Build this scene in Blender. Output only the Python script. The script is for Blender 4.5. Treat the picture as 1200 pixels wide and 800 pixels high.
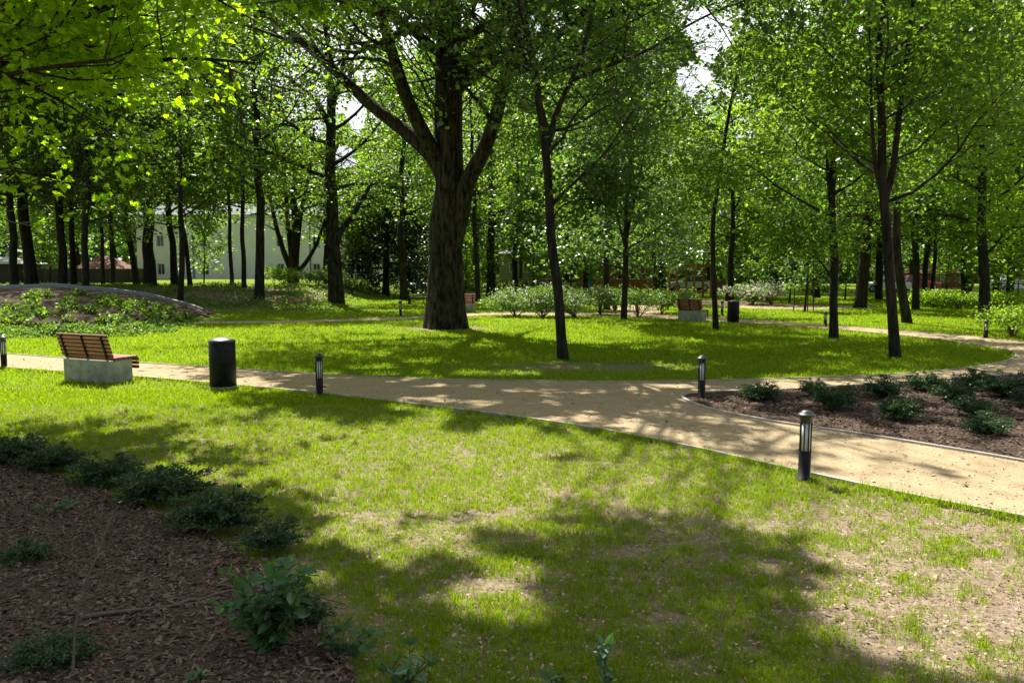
import bpy, math, random
import numpy as np
from math import radians as R_, sin, cos, pi
for o in list(bpy.data.objects): bpy.data.objects.remove(o)
SC = bpy.context.scene
COL = SC.collection
# ------------------------------------------------------------ camera, sky, sun, exposure
CAMH, F, HOR = 2.1, 950.0, 315.0
PIT = math.atan((400-HOR)/F)
cam = bpy.data.cameras.new('camera'); cam.lens = 28.5; cam.sensor_width = 36; cam.clip_end = 3000
camo = bpy.data.objects.new('camera', cam); COL.objects.link(camo)
camo.location = (0, 0, CAMH); camo.rotation_euler = (pi/2-PIT, 0, 0); SC.camera = camo
SUN_EL, SUN_AZ = R_(53), R_(-22)            # azimuth from +Y towards +X
SD = np.array([sin(SUN_AZ)*cos(SUN_EL), cos(SUN_AZ)*cos(SUN_EL), sin(SUN_EL)])
W = bpy.data.worlds.new('World'); SC.world = W; W.use_nodes = True
nt = W.node_tree; bg = nt.nodes['Background']
sky = nt.nodes.new('ShaderNodeTexSky'); sky.sky_type = 'NISHITA'; sky.sun_disc = False
sky.sun_elevation = SUN_EL; sky.sun_rotation = SUN_AZ % (2*pi); sky.dust_density = 2.0; sky.air_density = 1.0
# thin bright cloud over the blue
tc = nt.nodes.new('ShaderNodeTexCoord'); cn = nt.nodes.new('ShaderNodeTexNoise'); cn.inputs['Scale'].default_value = 2.2
cn.inputs['Detail'].default_value = 6; cr = nt.nodes.new('ShaderNodeValToRGB')
cr.color_ramp.elements[0].position = .30; cr.color_ramp.elements[1].position = .48
mx = nt.nodes.new('ShaderNodeMix'); mx.data_type = 'RGBA'; mx.inputs[7].default_value = (17, 17.4, 18, 1)
nt.links.new(tc.outputs['Generated'], cn.inputs['Vector']); nt.links.new(cn.outputs['Fac'], cr.inputs[0])
sx = nt.nodes.new('ShaderNodeSeparateXYZ'); nt.links.new(tc.outputs['Generated'], sx.inputs[0])     # brighter cloud towards the sun
sr = nt.nodes.new('ShaderNodeMapRange'); sr.inputs[1].default_value = -.3; sr.inputs[2].default_value = .6; sr.inputs[3].default_value = .22; sr.inputs[4].default_value = 1
nt.links.new(sx.outputs['Y'], sr.inputs[0]); sm2 = nt.nodes.new('ShaderNodeMath'); sm2.operation = 'MULTIPLY'
nt.links.new(cr.outputs[0], sm2.inputs[0]); nt.links.new(sr.outputs[0], sm2.inputs[1]); nt.links.new(sm2.outputs[0], mx.inputs[0]); nt.links.new(sky.outputs[0], mx.inputs[6]); nt.links.new(mx.outputs[2], bg.inputs[0])
bg.inputs[1].default_value = 0.033
sun = bpy.data.lights.new('sun', 'SUN'); sun.energy = 5.0; sun.angle = R_(.53); sun.color = (1, .95, .86)
suno = bpy.data.objects.new('sun', sun); COL.objects.link(suno)
from mathutils import Vector, Matrix
suno.rotation_euler = Vector(SD).to_track_quat('Z', 'Y').to_euler(); suno.location = (0, 0, 40)
vs = SC.view_settings; vs.view_transform = 'Standard'; vs.look = 'None'; vs.gamma = 1; vs.exposure = 1.3
cy = SC.cycles; cy.max_bounces = 5; cy.diffuse_bounces = 3; cy.transmission_bounces = 4; cy.glossy_bounces = 2
cy.transparent_max_bounces = 4; cy.caustics_reflective = False; cy.caustics_refractive = False
cy.sample_clamp_indirect = 4
try: cy.use_denoising = True
except Exception: pass

# ------------------------------------------------------------ pixel / world helpers (layout only)
def at(u, v, Y):
    a, b = (u-600)/F, (400-v)/F
    dy = cos(PIT)+b*sin(PIT); dz = -sin(PIT)+b*cos(PIT)
    t = Y/dy
    return np.array([a*t, Y, CAMH+dz*t])
def gp(u, v, z=0.0):
    a, b = (u-600)/F, (400-v)/F
    dy = cos(PIT)+b*sin(PIT); dz = -sin(PIT)+b*cos(PIT)
    t = (z-CAMH)/dz
    return np.array([a*t, dy*t])
def topx(x, y, z=0):
    dz = z-CAMH
    dep = y*cos(PIT)-dz*sin(PIT); up = y*sin(PIT)+dz*cos(PIT)
    dep = np.maximum(dep, .3)
    return 600+F*x/dep, 400-F*up/dep
RS = np.random.RandomState(7)
TAB = RS.rand(256, 256)
def vn(x, y):
    x = np.asarray(x, float); y = np.asarray(y, float)
    xi = np.floor(x).astype(int); yi = np.floor(y).astype(int); fx = x-xi; fy = y-yi
    fx = fx*fx*(3-2*fx); fy = fy*fy*(3-2*fy)
    a = TAB[xi % 256, yi % 256]; b = TAB[(xi+1) % 256, yi % 256]; c = TAB[xi % 256, (yi+1) % 256]; d = TAB[(xi+1) % 256, (yi+1) % 256]
    return (a*(1-fx)+b*fx)*(1-fy)+(c*(1-fx)+d*fx)*fy
def fbm(x, y, o=4, g=.5):
    s = 0; A = 1; T = 0
    for k in range(o):
        s = s+A*vn(x*2**k+17*k, y*2**k+31*k); T += A; A *= g
    return s/T
def sst(a, b, x):
    t = np.clip((x-a)/(b-a), 0, 1); return t*t*(3-2*t)
# hand-set sun and shade wanted on the ground; crowns are shaped to it (rows: far to near)
LV = [345, 360, 375, 390, 405, 420, 435, 450, 470, 490, 520, 550, 580, 610, 650, 700, 750, 800]
LM = np.array([[int(c) for c in r] for r in '''3334666566665
3346766557655
4465846748666
6676646646446
6655432443336
5653332133224
6653333123355
7875333346665
8764233356444
7544674557544
2346999866888
0035999999999
0004899899999
0002774479999
0001575325999
0001465222699
0000353211289
0000232111079'''.split()])/9.0
LM = np.where(LM == 0, -.3, LM)
def openness(x, y):
    u, v = topx(x, y)
    u = np.clip(u/100, 0, 11.999); iu = u.astype(int); fu = u-iu
    rows = np.array(LV, float); vv = np.clip(v, 345, 799.9)
    iv = np.clip(np.searchsorted(rows, vv, side='right')-1, 0, len(rows)-2)
    fv = (vv-rows[iv])/(rows[iv+1]-rows[iv])
    return (LM[iv, iu]*(1-fu)+LM[iv, iu+1]*fu)*(1-fv)+(LM[iv+1, iu]*(1-fu)+LM[iv+1, iu+1]*fu)*fv
def sunlit(P):
    """True where a leaf's shadow falls on ground the sun reaches in the photograph"""
    t = P[:, 2]/SD[2]
    gx = P[:, 0]-SD[0]*t; gy = P[:, 1]-SD[1]*t
    o = openness(gx, np.maximum(gy, .5))
    near = gy < 16
    n = np.where(near, fbm(gx*1.8+50, gy*1.8+9, 4, .6), fbm(gx*.55+50, gy*.8+9, 4, .65))
    return (o+(n-.5)*np.where(near, 2.1, 1.6) > .52) & (gy > 3)
SKYGAPS = [(830, 40, 26, 30), (812, 92, 20, 18), (402, 184, 18, 16), (418, 132, 10, 24), (560, 14, 9, 9), (372, 150, 8, 12), (1008, 40, 7, 12)]
def skygap(P):
    u, v = topx(P[:, 0], P[:, 1], P[:, 2]); m = np.zeros(len(P), bool)
    nz = vn(u/9, v/9)*.5+vn(u/22+9, v/22)*.9
    for a, b, c, d in SKYGAPS: m |= ((u-a)/c)**2+((v-b)/d)**2 < .35+nz
    return m

# ------------------------------------------------------------ object helpers
def tag(o, label=None, cat=None, group=None, kind=None):
    if label: o['label'] = label
    if cat: o['category'] = cat
    if group: o['group'] = group
    if kind: o['kind'] = kind
    return o
def empty(name, loc, rz=0):
    o = bpy.data.objects.new(name, None); COL.objects.link(o); o.location = loc; o.rotation_euler = (0, 0, rz)
    o.empty_display_size = .3
    return o
def link(name, me, mat, parent=None):
    o = bpy.data.objects.new(name, me); COL.objects.link(o)
    if mat is not None:
        for m in (mat if isinstance(mat, (list, tuple)) else [mat]): me.materials.append(m)
    if parent is not None: o.parent = parent
    return o
def npmesh(name, V, faces_list, smooth=False, mi=None):
    """V (N,3); faces_list: list of int arrays (M,k)"""
    me = bpy.data.meshes.new(name)
    V = np.asarray(V, np.float32); me.vertices.add(len(V)); me.vertices.foreach_set('co', V.ravel())
    fl = [np.asarray(f, np.int32) for f in faces_list if len(f)]
    loops = np.concatenate([f.ravel() for f in fl]); tot = np.concatenate([np.full(len(f), f.shape[1], np.int32) for f in fl])
    st = np.concatenate([[0], np.cumsum(tot)[:-1]]).astype(np.int32)
    me.loops.add(len(loops)); me.loops.foreach_set('vertex_index', loops)
    me.polygons.add(len(tot)); me.polygons.foreach_set('loop_start', st)
    try: me.polygons.foreach_set('loop_total', tot)
    except Exception: pass
    me.polygons.foreach_set('use_smooth', np.full(len(tot), smooth))
    if mi is not None: me.polygons.foreach_set('material_index', np.asarray(mi, np.int32))
    me.update(calc_edges=True); me.validate()
    return me
class MB:
    """collects boxes, lathes, tubes into one mesh"""
    def __init__(s): s.V = []; s.F = []; s.M = []; s.n = 0; s.S = []
    def add(s, V, F, mi=0, sm=False):
        V = np.asarray(V, float)
        for f in F: s.F.append([i+s.n for i in f]); s.M.append(mi); s.S.append(sm)
        s.V.append(V); s.n += len(V)
    def box(s, c, d, rot=None, mi=0, bev=0.0):
        c = np.array(c, float); d = np.array(d, float)/2
        if bev > 0:
            bev = min(bev, d.min()*.6)
            V = []
            for sx in (-1, 1):
                for sy in (-1, 1):
                    for sz in (-1, 1):
                        for ax in range(3):
                            p = d-bev; p[ax] = d[ax]; V.append([sx*p[0], sy*p[1], sz*p[2]])
            V = np.array(V); import itertools
            F = []
            idx = lambda sx, sy, sz, ax: ((sx > 0)*4+(sy > 0)*2+(sz > 0))*3+ax
            S = (-1, 1)
            for ax in range(3):
                o1, o2 = [k for k in range(3) if k != ax]
                for sg in S:
                    q = []
                    for a, b in ((-1, -1), (1, -1), (1, 1), (-1, 1)):
                        v = [0, 0, 0]; v[ax] = sg; v[o1] = a; v[o2] = b; q.append(idx(*v, ax))
                    F.append(q)
            for ax in range(3):       # edges
                o1, o2 = [k for k in range(3) if k != ax]
                for a in S:
                    for b in S:
                        v0 = [0, 0, 0]; v0[ax] = -1; v0[o1] = a; v0[o2] = b; v1 = list(v0); v1[ax] = 1
                        F.append([idx(*v0, o1), idx(*v1, o1), idx(*v1, o2), idx(*v0, o2)])
            for sx in S:
                for sy in S:
                    for sz in S: F.append([idx(sx, sy, sz, 0), idx(sx, sy, sz, 1), idx(sx, sy, sz, 2)])
        else:
            V = np.array([[x, y, z] for x in (-1, 1) for y in (-1, 1) for z in (-1, 1)])*d
            F = [[0, 1, 3, 2], [4, 6, 7, 5], [0, 4, 5, 1], [2, 3, 7, 6], [0, 2, 6, 4], [1, 5, 7, 3]]
        if rot is not None: V = V @ np.array(rot).T
        s.add(V+c, F, mi); return s
    def lathe(s, prof, c=(0, 0, 0), n=24, mi=0, sm=True, cap=True):
        V = []; F = []
        for r, z in prof:
            for k in range(n): V.append([c[0]+r*cos(2*pi*k/n), c[1]+r*sin(2*pi*k/n), c[2]+z])
        for i in range(len(prof)-1):
            for k in range(n): F.append([i*n+k, i*n+(k+1) % n, (i+1)*n+(k+1) % n, (i+1)*n+k])
        s.add(V, F, mi, sm)
        if cap:
            m = len(prof)-1
            s.F.append([s.n-(m+1)*n+k for k in range(n)][::-1]); s.M.append(mi); s.S.append(False)
            s.F.append([s.n-n+k for k in range(n)]); s.M.append(mi); s.S.append(False)
        return s
    def prism(s, pts, x0, x1, mi=0):
        """polygon in the YZ plane extruded along X"""
        n = len(pts); V = [[x0, p[0], p[1]] for p in pts]+[[x1, p[0], p[1]] for p in pts]
        F = [list(range(n))[::-1], list(range(n, 2*n))]+[[k, (k+1) % n, n+(k+1) % n, n+k] for k in range(n)]
        s.add(V, F, mi); return s
    def tube(s, pts, rad, n=8, mi=0):
        V, Q = tube_np(np.array(pts, float), np.array(rad, float), n)
        s.add(V, Q.tolist(), mi, True)
        s.F.append([s.n-n+k for k in range(n)]); s.M.append(mi); s.S.append(False)
        s.F.append([s.n-len(V)+k for k in range(n)][::-1]); s.M.append(mi); s.S.append(False)
        return s
    def build(s, name, mat, parent=None):
        me = bpy.data.meshes.new(name); me.from_pydata(np.concatenate(s.V).tolist(), [], s.F)
        me.polygons.foreach_set('material_index', s.M); me.polygons.foreach_set('use_smooth', s.S); me.update()
        return link(name, me, mat, parent)
def tube_np(P, r, n=6):
    m = len(P)
    T = np.gradient(P, axis=0); T /= np.linalg.norm(T, axis=1)[:, None]+1e-9
    ref = np.array([0, 0, 1.]) if abs(T[:, 2]).mean() < .8 else np.array([1., 0, 0])
    A = np.cross(T, ref); A /= np.linalg.norm(A, axis=1)[:, None]+1e-9
    B = np.cross(T, A)
    th = np.arange(n)*2*pi/n
    V = P[:, None]+(A[:, None]*np.cos(th)[None, :, None]+B[:, None]*np.sin(th)[None, :, None])*r[:, None, None]
    i = np.arange(m-1)[:, None]*n; k = np.arange(n)[None]
    Q = np.stack([i+k, i+n+k, i+n+(k+1) % n, i+(k+1) % n], -1).reshape(-1, 4)
    return V.reshape(-1, 3), Q
def copy_tree(o, parent=None):
    c = o.copy(); COL.objects.link(c); c.parent = parent
    for ch in [q for q in o.children]: copy_tree(ch, c)
    return c

# ------------------------------------------------------------ materials
def mat(name, col, rough=.7, spec=.3, metal=0, noise=None, bump=None, transl=None, isl=None, islp=1.0):
    """noise=(scale, colour2, detail[, lo, hi, stretch]); bump=(scale, strength, dist); transl=(colour, mix); isl=colour2 mixed per leaf"""
    m = bpy.data.materials.new(name); m.use_nodes = True; t = m.node_tree; N = t.nodes; L = t.links
    p = N['Principled BSDF']; p.inputs['Roughness'].default_value = rough; p.inputs['Metallic'].default_value = metal
    p.inputs['Specular IOR Level'].default_value = spec
    c4 = lambda c: (*c, 1)
    rgb = N.new('ShaderNodeRGB'); rgb.outputs[0].default_value = c4(col); out = rgb.outputs[0]
    tcn = N.new('ShaderNodeTexCoord')
    if noise:
        sc, c2, det = noise[:3]; lo, hi = noise[3:5] if len(noise) > 4 else (.35, .65)
        nz = N.new('ShaderNodeTexNoise'); nz.inputs['Scale'].default_value = sc; nz.inputs['Detail'].default_value = det; nz.inputs['Roughness'].default_value = .65
        if len(noise) > 5:
            mp = N.new('ShaderNodeMapping'); mp.inputs['Scale'].default_value = noise[5]; L.new(tcn.outputs['Object'], mp.inputs[0]); L.new(mp.outputs[0], nz.inputs['Vector'])
        else: L.new(tcn.outputs['Object'], nz.inputs['Vector'])
        mr = N.new('ShaderNodeMapRange'); mr.inputs[1].default_value = lo; mr.inputs[2].default_value = hi; L.new(nz.outputs['Fac'], mr.inputs[0])
        x = N.new('ShaderNodeMix'); x.data_type = 'RGBA'; L.new(mr.outputs[0], x.inputs[0]); L.new(out, x.inputs[6]); x.inputs[7].default_value = c4(c2); out = x.outputs[2]
    if isl:
        g = N.new('ShaderNodeNewGeometry'); x = N.new('ShaderNodeMix'); x.data_type = 'RGBA'; pw = N.new('ShaderNodeMath'); pw.operation = 'POWER'; pw.inputs[1].default_value = islp
        L.new(g.outputs['Random Per Island'], pw.inputs[0]); L.new(pw.outputs[0], x.inputs[0]); L.new(out, x.inputs[6]); x.inputs[7].default_value = c4(isl); out = x.outputs[2]
    L.new(out, p.inputs['Base Color'])
    if bump:
        bn = N.new('ShaderNodeTexNoise'); bn.inputs['Scale'].default_value = bump[0]; bn.inputs['Detail'].default_value = 5
        if len(bump) > 3:
            mp = N.new('ShaderNodeMapping'); mp.inputs['Scale'].default_value = bump[3]; L.new(tcn.outputs['Object'], mp.inputs[0]); L.new(mp.outputs[0], bn.inputs['Vector'])
        else: L.new(tcn.outputs['Object'], bn.inputs['Vector'])
        b = N.new('ShaderNodeBump'); b.inputs['Strength'].default_value = bump[1]; b.inputs['Distance'].default_value = bump[2]
        L.new(bn.outputs['Fac'], b.inputs['Height']); L.new(b.outputs[0], p.inputs['Normal'])
    if transl:
        tr = N.new('ShaderNodeBsdfTranslucent'); ms = N.new('ShaderNodeMixShader'); ms.inputs[0].default_value = transl[1]
        tm = N.new('ShaderNodeMix'); tm.data_type = 'RGBA'; tm.blend_type = 'MULTIPLY'; tm.inputs[0].default_value = 1
        L.new(out, tm.inputs[6]); tm.inputs[7].default_value = c4(transl[0]); L.new(tm.outputs[2], tr.inputs[0])
        L.new(p.outputs[0], ms.inputs[1]); L.new(tr.outputs[0], ms.inputs[2]); L.new(ms.outputs[0], N['Material Output'].inputs[0])
    return m
def leafmat(name, c, c2, tm=(2.6, 2.5, .9), k=.5, rough=.42, spec=.5):
    return mat(name, c, rough, spec, isl=c2, islp=2.2, transl=(tm, k), noise=(.35, tuple(np.array(c)*[1.15, 1.0, .8]), 2))
M = {}
TM = (3.0, 3.2, 1.1)
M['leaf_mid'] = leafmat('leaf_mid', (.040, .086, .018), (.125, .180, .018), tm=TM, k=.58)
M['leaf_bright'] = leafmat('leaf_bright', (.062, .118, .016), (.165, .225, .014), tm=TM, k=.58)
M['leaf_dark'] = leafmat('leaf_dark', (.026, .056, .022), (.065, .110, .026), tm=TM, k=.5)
M['leaf_grey'] = leafmat('leaf_grey', (.042, .085, .034), (.100, .155, .045), tm=TM, k=.5, rough=.3, spec=.9)
M['leaf_conifer'] = leafmat('leaf_conifer', (.014, .03, .016), (.022, .045, .022), k=.15)
M['leaf_maple'] = leafmat('leaf_maple', (.075, .150, .008), (.14, .215, .008), tm=(4.3, 4.1, .6), k=.64)
M['leaf_shrub'] = leafmat('leaf_shrub', (.06, .12, .03), (.10, .17, .04))
M['leaf_glossy'] = leafmat('leaf_glossy', (.045, .12, .05), (.07, .16, .06), k=.35, rough=.3, spec=.6)
M['juniper'] = leafmat('juniper', (.016, .048, .017), (.042, .100, .026), k=.25)
M['grass_blade'] = mat('grass_blade', (.12, .205, .003), .6, .15, isl=(.20, .27, .005), transl=((2.3, 2.3, .9), .5), noise=(1.3, (.085, .15, .006), 5))
M['bark'] = mat('bark', (.012, .011, .009), .92, .12, noise=(9, (.048, .041, .032), 5, .35, .65, (1, 1, .2)), bump=(22, .9, .03, (1, 1, .22)))
M['bark_oak'] = mat('bark_oak', (.010, .009, .007), .94, .1, noise=(9, (.066, .060, .042), 7, .40, .64, (1, 1, .24)), bump=(10, 1.0, .09, (1, 1, .26)))
M['bark_grey'] = mat('bark_grey', (.10, .095, .085), .9, .15, noise=(8, (.17, .16, .14), 5, .35, .65, (1, 1, .3)), bump=(20, .7, .02, (1, 1, .3)))
M['concrete'] = mat('concrete', (.44, .45, .40), .85, .2, noise=(4, (.24, .26, .21), 8), bump=(60, .25, .004))
M['kerb'] = mat('kerb', (.48, .45, .39), .9, .2, noise=(5, (.28, .26, .22), 7), bump=(60, .3, .004))
M['wood'] = mat('wood', (.30, .105, .035), .5, .4, noise=(5, (.13, .040, .016), 6, .3, .7, (.6, 6, 6)), bump=(30, .15, .002, (.3, 6, 6)))
M['black_paint'] = mat('black_paint', (.005, .005, .006), .5, .18, noise=(9, (.018, .018, .02), 4))
M['lid_paint'] = mat('lid_paint', (.03, .03, .034), .42, .6, metal=.2, noise=(9, (.04, .04, .045), 4))
M['diffuser'] = mat('diffuser', (.72, .74, .74), .35, .4, noise=(9, (.62, .64, .65), 3))
M['steel'] = mat('steel', (.30, .33, .36), .5, .5, metal=.3, noise=(3, (.22, .24, .27), 4))
M['white_wall'] = mat('white_wall', (.88, .88, .90), .9, .2, noise=(.7, (.77, .77, .81), 5), bump=(20, .2, .01))
M['tan_wall'] = mat('tan_wall', (.38, .30, .20), .9, .2, noise=(1.5, (.28, .22, .15), 5))
M['grey_wall'] = mat('grey_wall', (.16, .17, .20), .9, .2, noise=(1.5, (.12, .13, .16), 5))
M['dark_timber'] = mat('dark_timber', (.05, .042, .034), .8, .2, noise=(4, (.08, .066, .05), 5), bump=(20, .4, .01))
M['brick'] = mat('brick', (.30, .11, .075), .9, .2, noise=(4, (.20, .08, .055), 5), bump=(20, .4, .01))
M['roof'] = mat('roof', (.26, .13, .09), .85, .2, noise=(4, (.17, .09, .07), 5), bump=(14, .5, .03))
M['glass'] = mat('glass', (.035, .045, .055), .08, .9, noise=(2, (.06, .07, .08), 3))
M['frame_white'] = mat('frame_white', (.7, .7, .7), .5, .4, noise=(4, (.6, .6, .6), 3))
M['play_wood'] = mat('play_wood', (.42, .15, .045), .6, .3, noise=(5, (.28, .10, .035), 5, .3, .7, (4, 4, .6)))
M['red_paint'] = mat('red_paint', (.50, .03, .025), .3, .6, noise=(4, (.42, .025, .02), 3))
M['blue_paint'] = mat('blue_paint', (.04, .20, .42), .4, .5, noise=(4, (.03, .16, .36), 3))
M['silver_paint'] = mat('silver_paint', (.55, .58, .62), .25, .7, metal=.4, noise=(4, (.5, .53, .57), 3))
M['white_paint'] = mat('white_paint', (.78, .78, .78), .3, .6, noise=(4, (.70, .70, .70), 3))
M['tyre'] = mat('tyre', (.02, .02, .02), .8, .2, noise=(20, (.03, .03, .03), 3))
M['petal'] = mat('petal', (.72, .68, .70), .6, .3, isl=(.75, .60, .66), transl=((1, 1, 1), .3))
M['chip'] = mat('chip', (.042, .028, .020), .85, .2, islp=1.6, isl=(.20, .145, .105), noise=(30, (.12, .07, .045), 4))
M['litter'] = mat('litter', (.10, .062, .042), .8, .2, isl=(.46, .34, .24), noise=(30, (.22, .13, .08), 4))
M['pebble'] = mat('pebble', (.30, .22, .13), .9, .2, isl=(.62, .50, .34), noise=(30, (.4, .3, .18), 3))
M['twig'] = mat('twig', (.16, .12, .09), .85, .2, noise=(30, (.10, .075, .055), 4))

# ------------------------------------------------------------ layout curves (ground outlines, metres)
def gpl(l): return np.array([gp(u, v) for u, v in l])
def smooth(P, n=4, closed=False):
    P = np.asarray(P, float)
    for _ in range(n):
        if closed:
            Q = np.roll(P, -1, 0); A = .75*P+.25*Q; B = .25*P+.75*Q; P = np.stack([A, B], 1).reshape(-1, 2)
        else:
            A = .75*P[:-1]+.25*P[1:]; B = .25*P[:-1]+.75*P[1:]
            P = np.concatenate([P[:1], np.stack([A, B], 1).reshape(-1, 2), P[-1:]])
    return P
def inpoly(x, y, P):
    r = np.zeros(np.shape(x), bool); x0, y0 = P[-1]
    for x1, y1 in P:
        if y0 != y1:
            c = ((y1 > y) != (y0 > y)) & (x < (x0-x1)*(y-y1)/(y0-y1)+x1)
            r ^= c
        x0, y0 = x1, y1
    return r
near_edge = smooth(np.concatenate([[[-30, 25.5]], gpl([(-60, 425.5), (0, 431), (60, 435), (150, 441), (280, 452), (400, 464), (500, 476), (600, 488), (700, 503), (800, 522), (900, 545), (1000, 567), (1100, 588), (1200, 607), (1300, 624)]), [[9, 4.5]]]), 3)
# central lawn island: clockwise from the left end of its near edge
isl_near = np.concatenate([[[-30, 34], [-30, 29.4]], gpl([(-60, 410), (0, 414), (50, 418), (160, 425), (240, 430), (300, 434), (400, 440.5), (480, 444), (600, 446.5), (700, 447.5), (800, 447), (900, 444.5), (1000, 441), (1080, 437), (1140, 431), (1178, 424), (1193, 417), (1186, 411), (1150, 405), (1100, 398), (1050, 392.5), (980, 386), (900, 380.5), (865, 378.5), (800, 374.5), (740, 372), (660, 370), (590, 368.5), (490, 374), (400, 377), (300, 379), (215, 379.5), (120, 382), (0, 387)])])
isl = smooth(isl_near, 2, True)
outer_far = smooth(np.concatenate([gpl([(1330, 409), (1240, 403), (1190, 399.5), (1130, 393), (1060, 387.5), (980, 381.5), (900, 376.5), (868, 374), (800, 369.5), (740, 367.5), (660, 366), (592, 365), (490, 371), (400, 374.4), (300, 376.6), (215, 377), (120, 379), (0, 384)])]), 2)
bed_r = smooth(gpl([(797, 467), (803, 462), (850, 459), (930, 457), (1000, 452), (1080, 447), (1150, 442), (1230, 437), (1330, 437), (1330, 566), (1200, 541), (1100, 524), (1000, 508), (900, 494), (830, 480)]), 2, True)
bed_l = smooth(np.concatenate([gpl([(-160, 512), (0, 538), (60, 556), (150, 588), (225, 620), (290, 655), (345, 700), (390, 745), (425, 800)]), [[-.4, 2.6], [.5, 1.2], [-4, -.5], [-12, 0], [-16, 9], [-13, 12]]]), 2, True)
# path surface = region between near edge and outer far edge minus islands: built as one outline with the beds laid over it
path_poly = np.concatenate([near_edge, [[16, 3], [26, 9]], outer_far, [[-30, 34]]])
def is_path(x, y): return inpoly(x, y, path_poly) & ~inpoly(x, y, isl) & ~inpoly(x, y, bed_r)
back_path = [smooth(gpl([(740, 369.5), (700, 362), (720, 354), (790, 350.5), (860, 352), (940, 358), (1030, 358), (1030, 361.5), (930, 363), (850, 360.5), (800, 357), (762, 361), (790, 369.5)]), 2, True)]
def terrain(x, y):
    x = np.asarray(x, float); y = np.asarray(y, float)
    r2 = ((x+19.5)/7.2)**2+((y-33.5)/6.2)**2
    m = 1.28*np.clip(1-r2, 0, 1)**.85
    b = .95*sst(41, 51, y+2.2*vn(x*.3, y*0))*sst(-8.5, -13.5, x)*(1-.8*sst(95, 130, y))
    far = sst(150, 400, y)*3
    return np.maximum(m, b)*(1+.12*(fbm(x*.9, y*.9)-.5))+far
def tz(x, y): return float(terrain(x, y))

# ------------------------------------------------------------ ground
def sheet(name, P, z, m, kind='structure'):
    """a flat outline as a triangulated sheet"""
    from mathutils.geometry import tessellate_polygon
    tris = tessellate_polygon([[Vector((p[0], p[1], 0)) for p in P]])
    V = np.column_stack([P, np.full(len(P), z)])
    me = bpy.data.meshes.new(name); me.from_pydata(V.tolist(), [], [list(t) for t in tris]); me.update()
    for p in me.polygons:
        if p.normal.z < 0: p.flip()
    return tag(link(name, me, m), kind=kind)
def ground_mat():
    m = bpy.data.materials.new('lawn_ground'); m.use_nodes = True; t = m.node_tree; N = t.nodes; L = t.links; p = N['Principled BSDF']
    p.inputs['Roughness'].default_value = .95; p.inputs['Specular IOR Level'].default_value = .1
    tcn = N.new('ShaderNodeTexCoord')
    def nz(sc, det=5, lo=.35, hi=.65, rough=.6):
        n = N.new('ShaderNodeTexNoise'); n.inputs['Scale'].default_value = sc; n.inputs['Detail'].default_value = det; n.inputs['Roughness'].default_value = rough
        L.new(tcn.outputs['Object'], n.inputs['Vector']); r = N.new('ShaderNodeMapRange'); r.inputs[1].default_value = lo; r.inputs[2].default_value = hi
        L.new(n.outputs['Fac'], r.inputs[0]); return r.outputs[0]
    def mix(f, a, b):
        x = N.new('ShaderNodeMix'); x.data_type = 'RGBA'; L.new(f, x.inputs[0])
        for q, i in ((a, 6), (b, 7)):
            if isinstance(q, tuple): x.inputs[i].default_value = (*q, 1)
            else: L.new(q, x.inputs[i])
        return x.outputs[2]
    soil = mix(nz(26, 6), (.12, .085, .06), (.33, .25, .185), ); soil = mix(nz(5, 6, .45, .7), soil, (.20, .145, .10))
    grass = mix(nz(3.5, 8, .3, .7, .8), (.09, .15, .003), (.15, .21, .005)); grass = mix(nz(.35), grass, (.12, .185, .003))
    att = N.new('ShaderNodeAttribute'); att.attribute_name = 'cover'
    L.new(mix(att.outputs['Fac'], soil, mix(nz(1.1, 6, .52, .75), grass, (.16, .17, .03))), p.inputs['Base Color'])
    b = N.new('ShaderNodeBump'); b.inputs['Distance'].default_value = .03; b.inputs['Strength'].default_value = .7
    L.new(nz(35, 6, 0, 1), b.inputs['Height']); L.new(b.outputs[0], p.inputs['Normal'])
    return m
def mulch_mat():
    m = mat('mulch', (.038, .025, .018), .95, .1, noise=(38, (.12, .083, .06), 6, .38, .64), bump=(45, .9, .03))
    return m
M['mulch'] = mulch_mat()
M['gravel'] = mat('gravel', (.44, .34, .195), .95, .15, noise=(90, (.25, .19, .115), 6, .35, .65), bump=(120, .6, .008))
# large-scale tone of the gravel
gt = M['gravel'].node_tree
p_ = gt.nodes['Principled BSDF']; src = p_.inputs['Base Color'].links[0].from_socket
n_ = gt.nodes.new('ShaderNodeTexNoise'); n_.inputs['Scale'].default_value = 3.2; n_.inputs['Detail'].default_value = 9; n_.inputs['Roughness'].default_value = .75
c_ = gt.nodes.new('ShaderNodeTexCoord'); gt.links.new(c_.outputs['Object'], n_.inputs['Vector'])
r_ = gt.nodes.new('ShaderNodeMapRange'); r_.inputs[1].default_value = .3; r_.inputs[2].default_value = .7; r_.inputs[3].default_value = .78; r_.inputs[4].default_value = 1.12
gt.links.new(n_.outputs['Fac'], r_.inputs[0]); x_ = gt.nodes.new('ShaderNodeVectorMath'); x_.operation = 'SCALE'
gt.links.new(src, x_.inputs[0]); gt.links.new(r_.outputs[0], x_.inputs['Scale']); gt.links.new(x_.outputs[0], p_.inputs['Base Color'])
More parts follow.
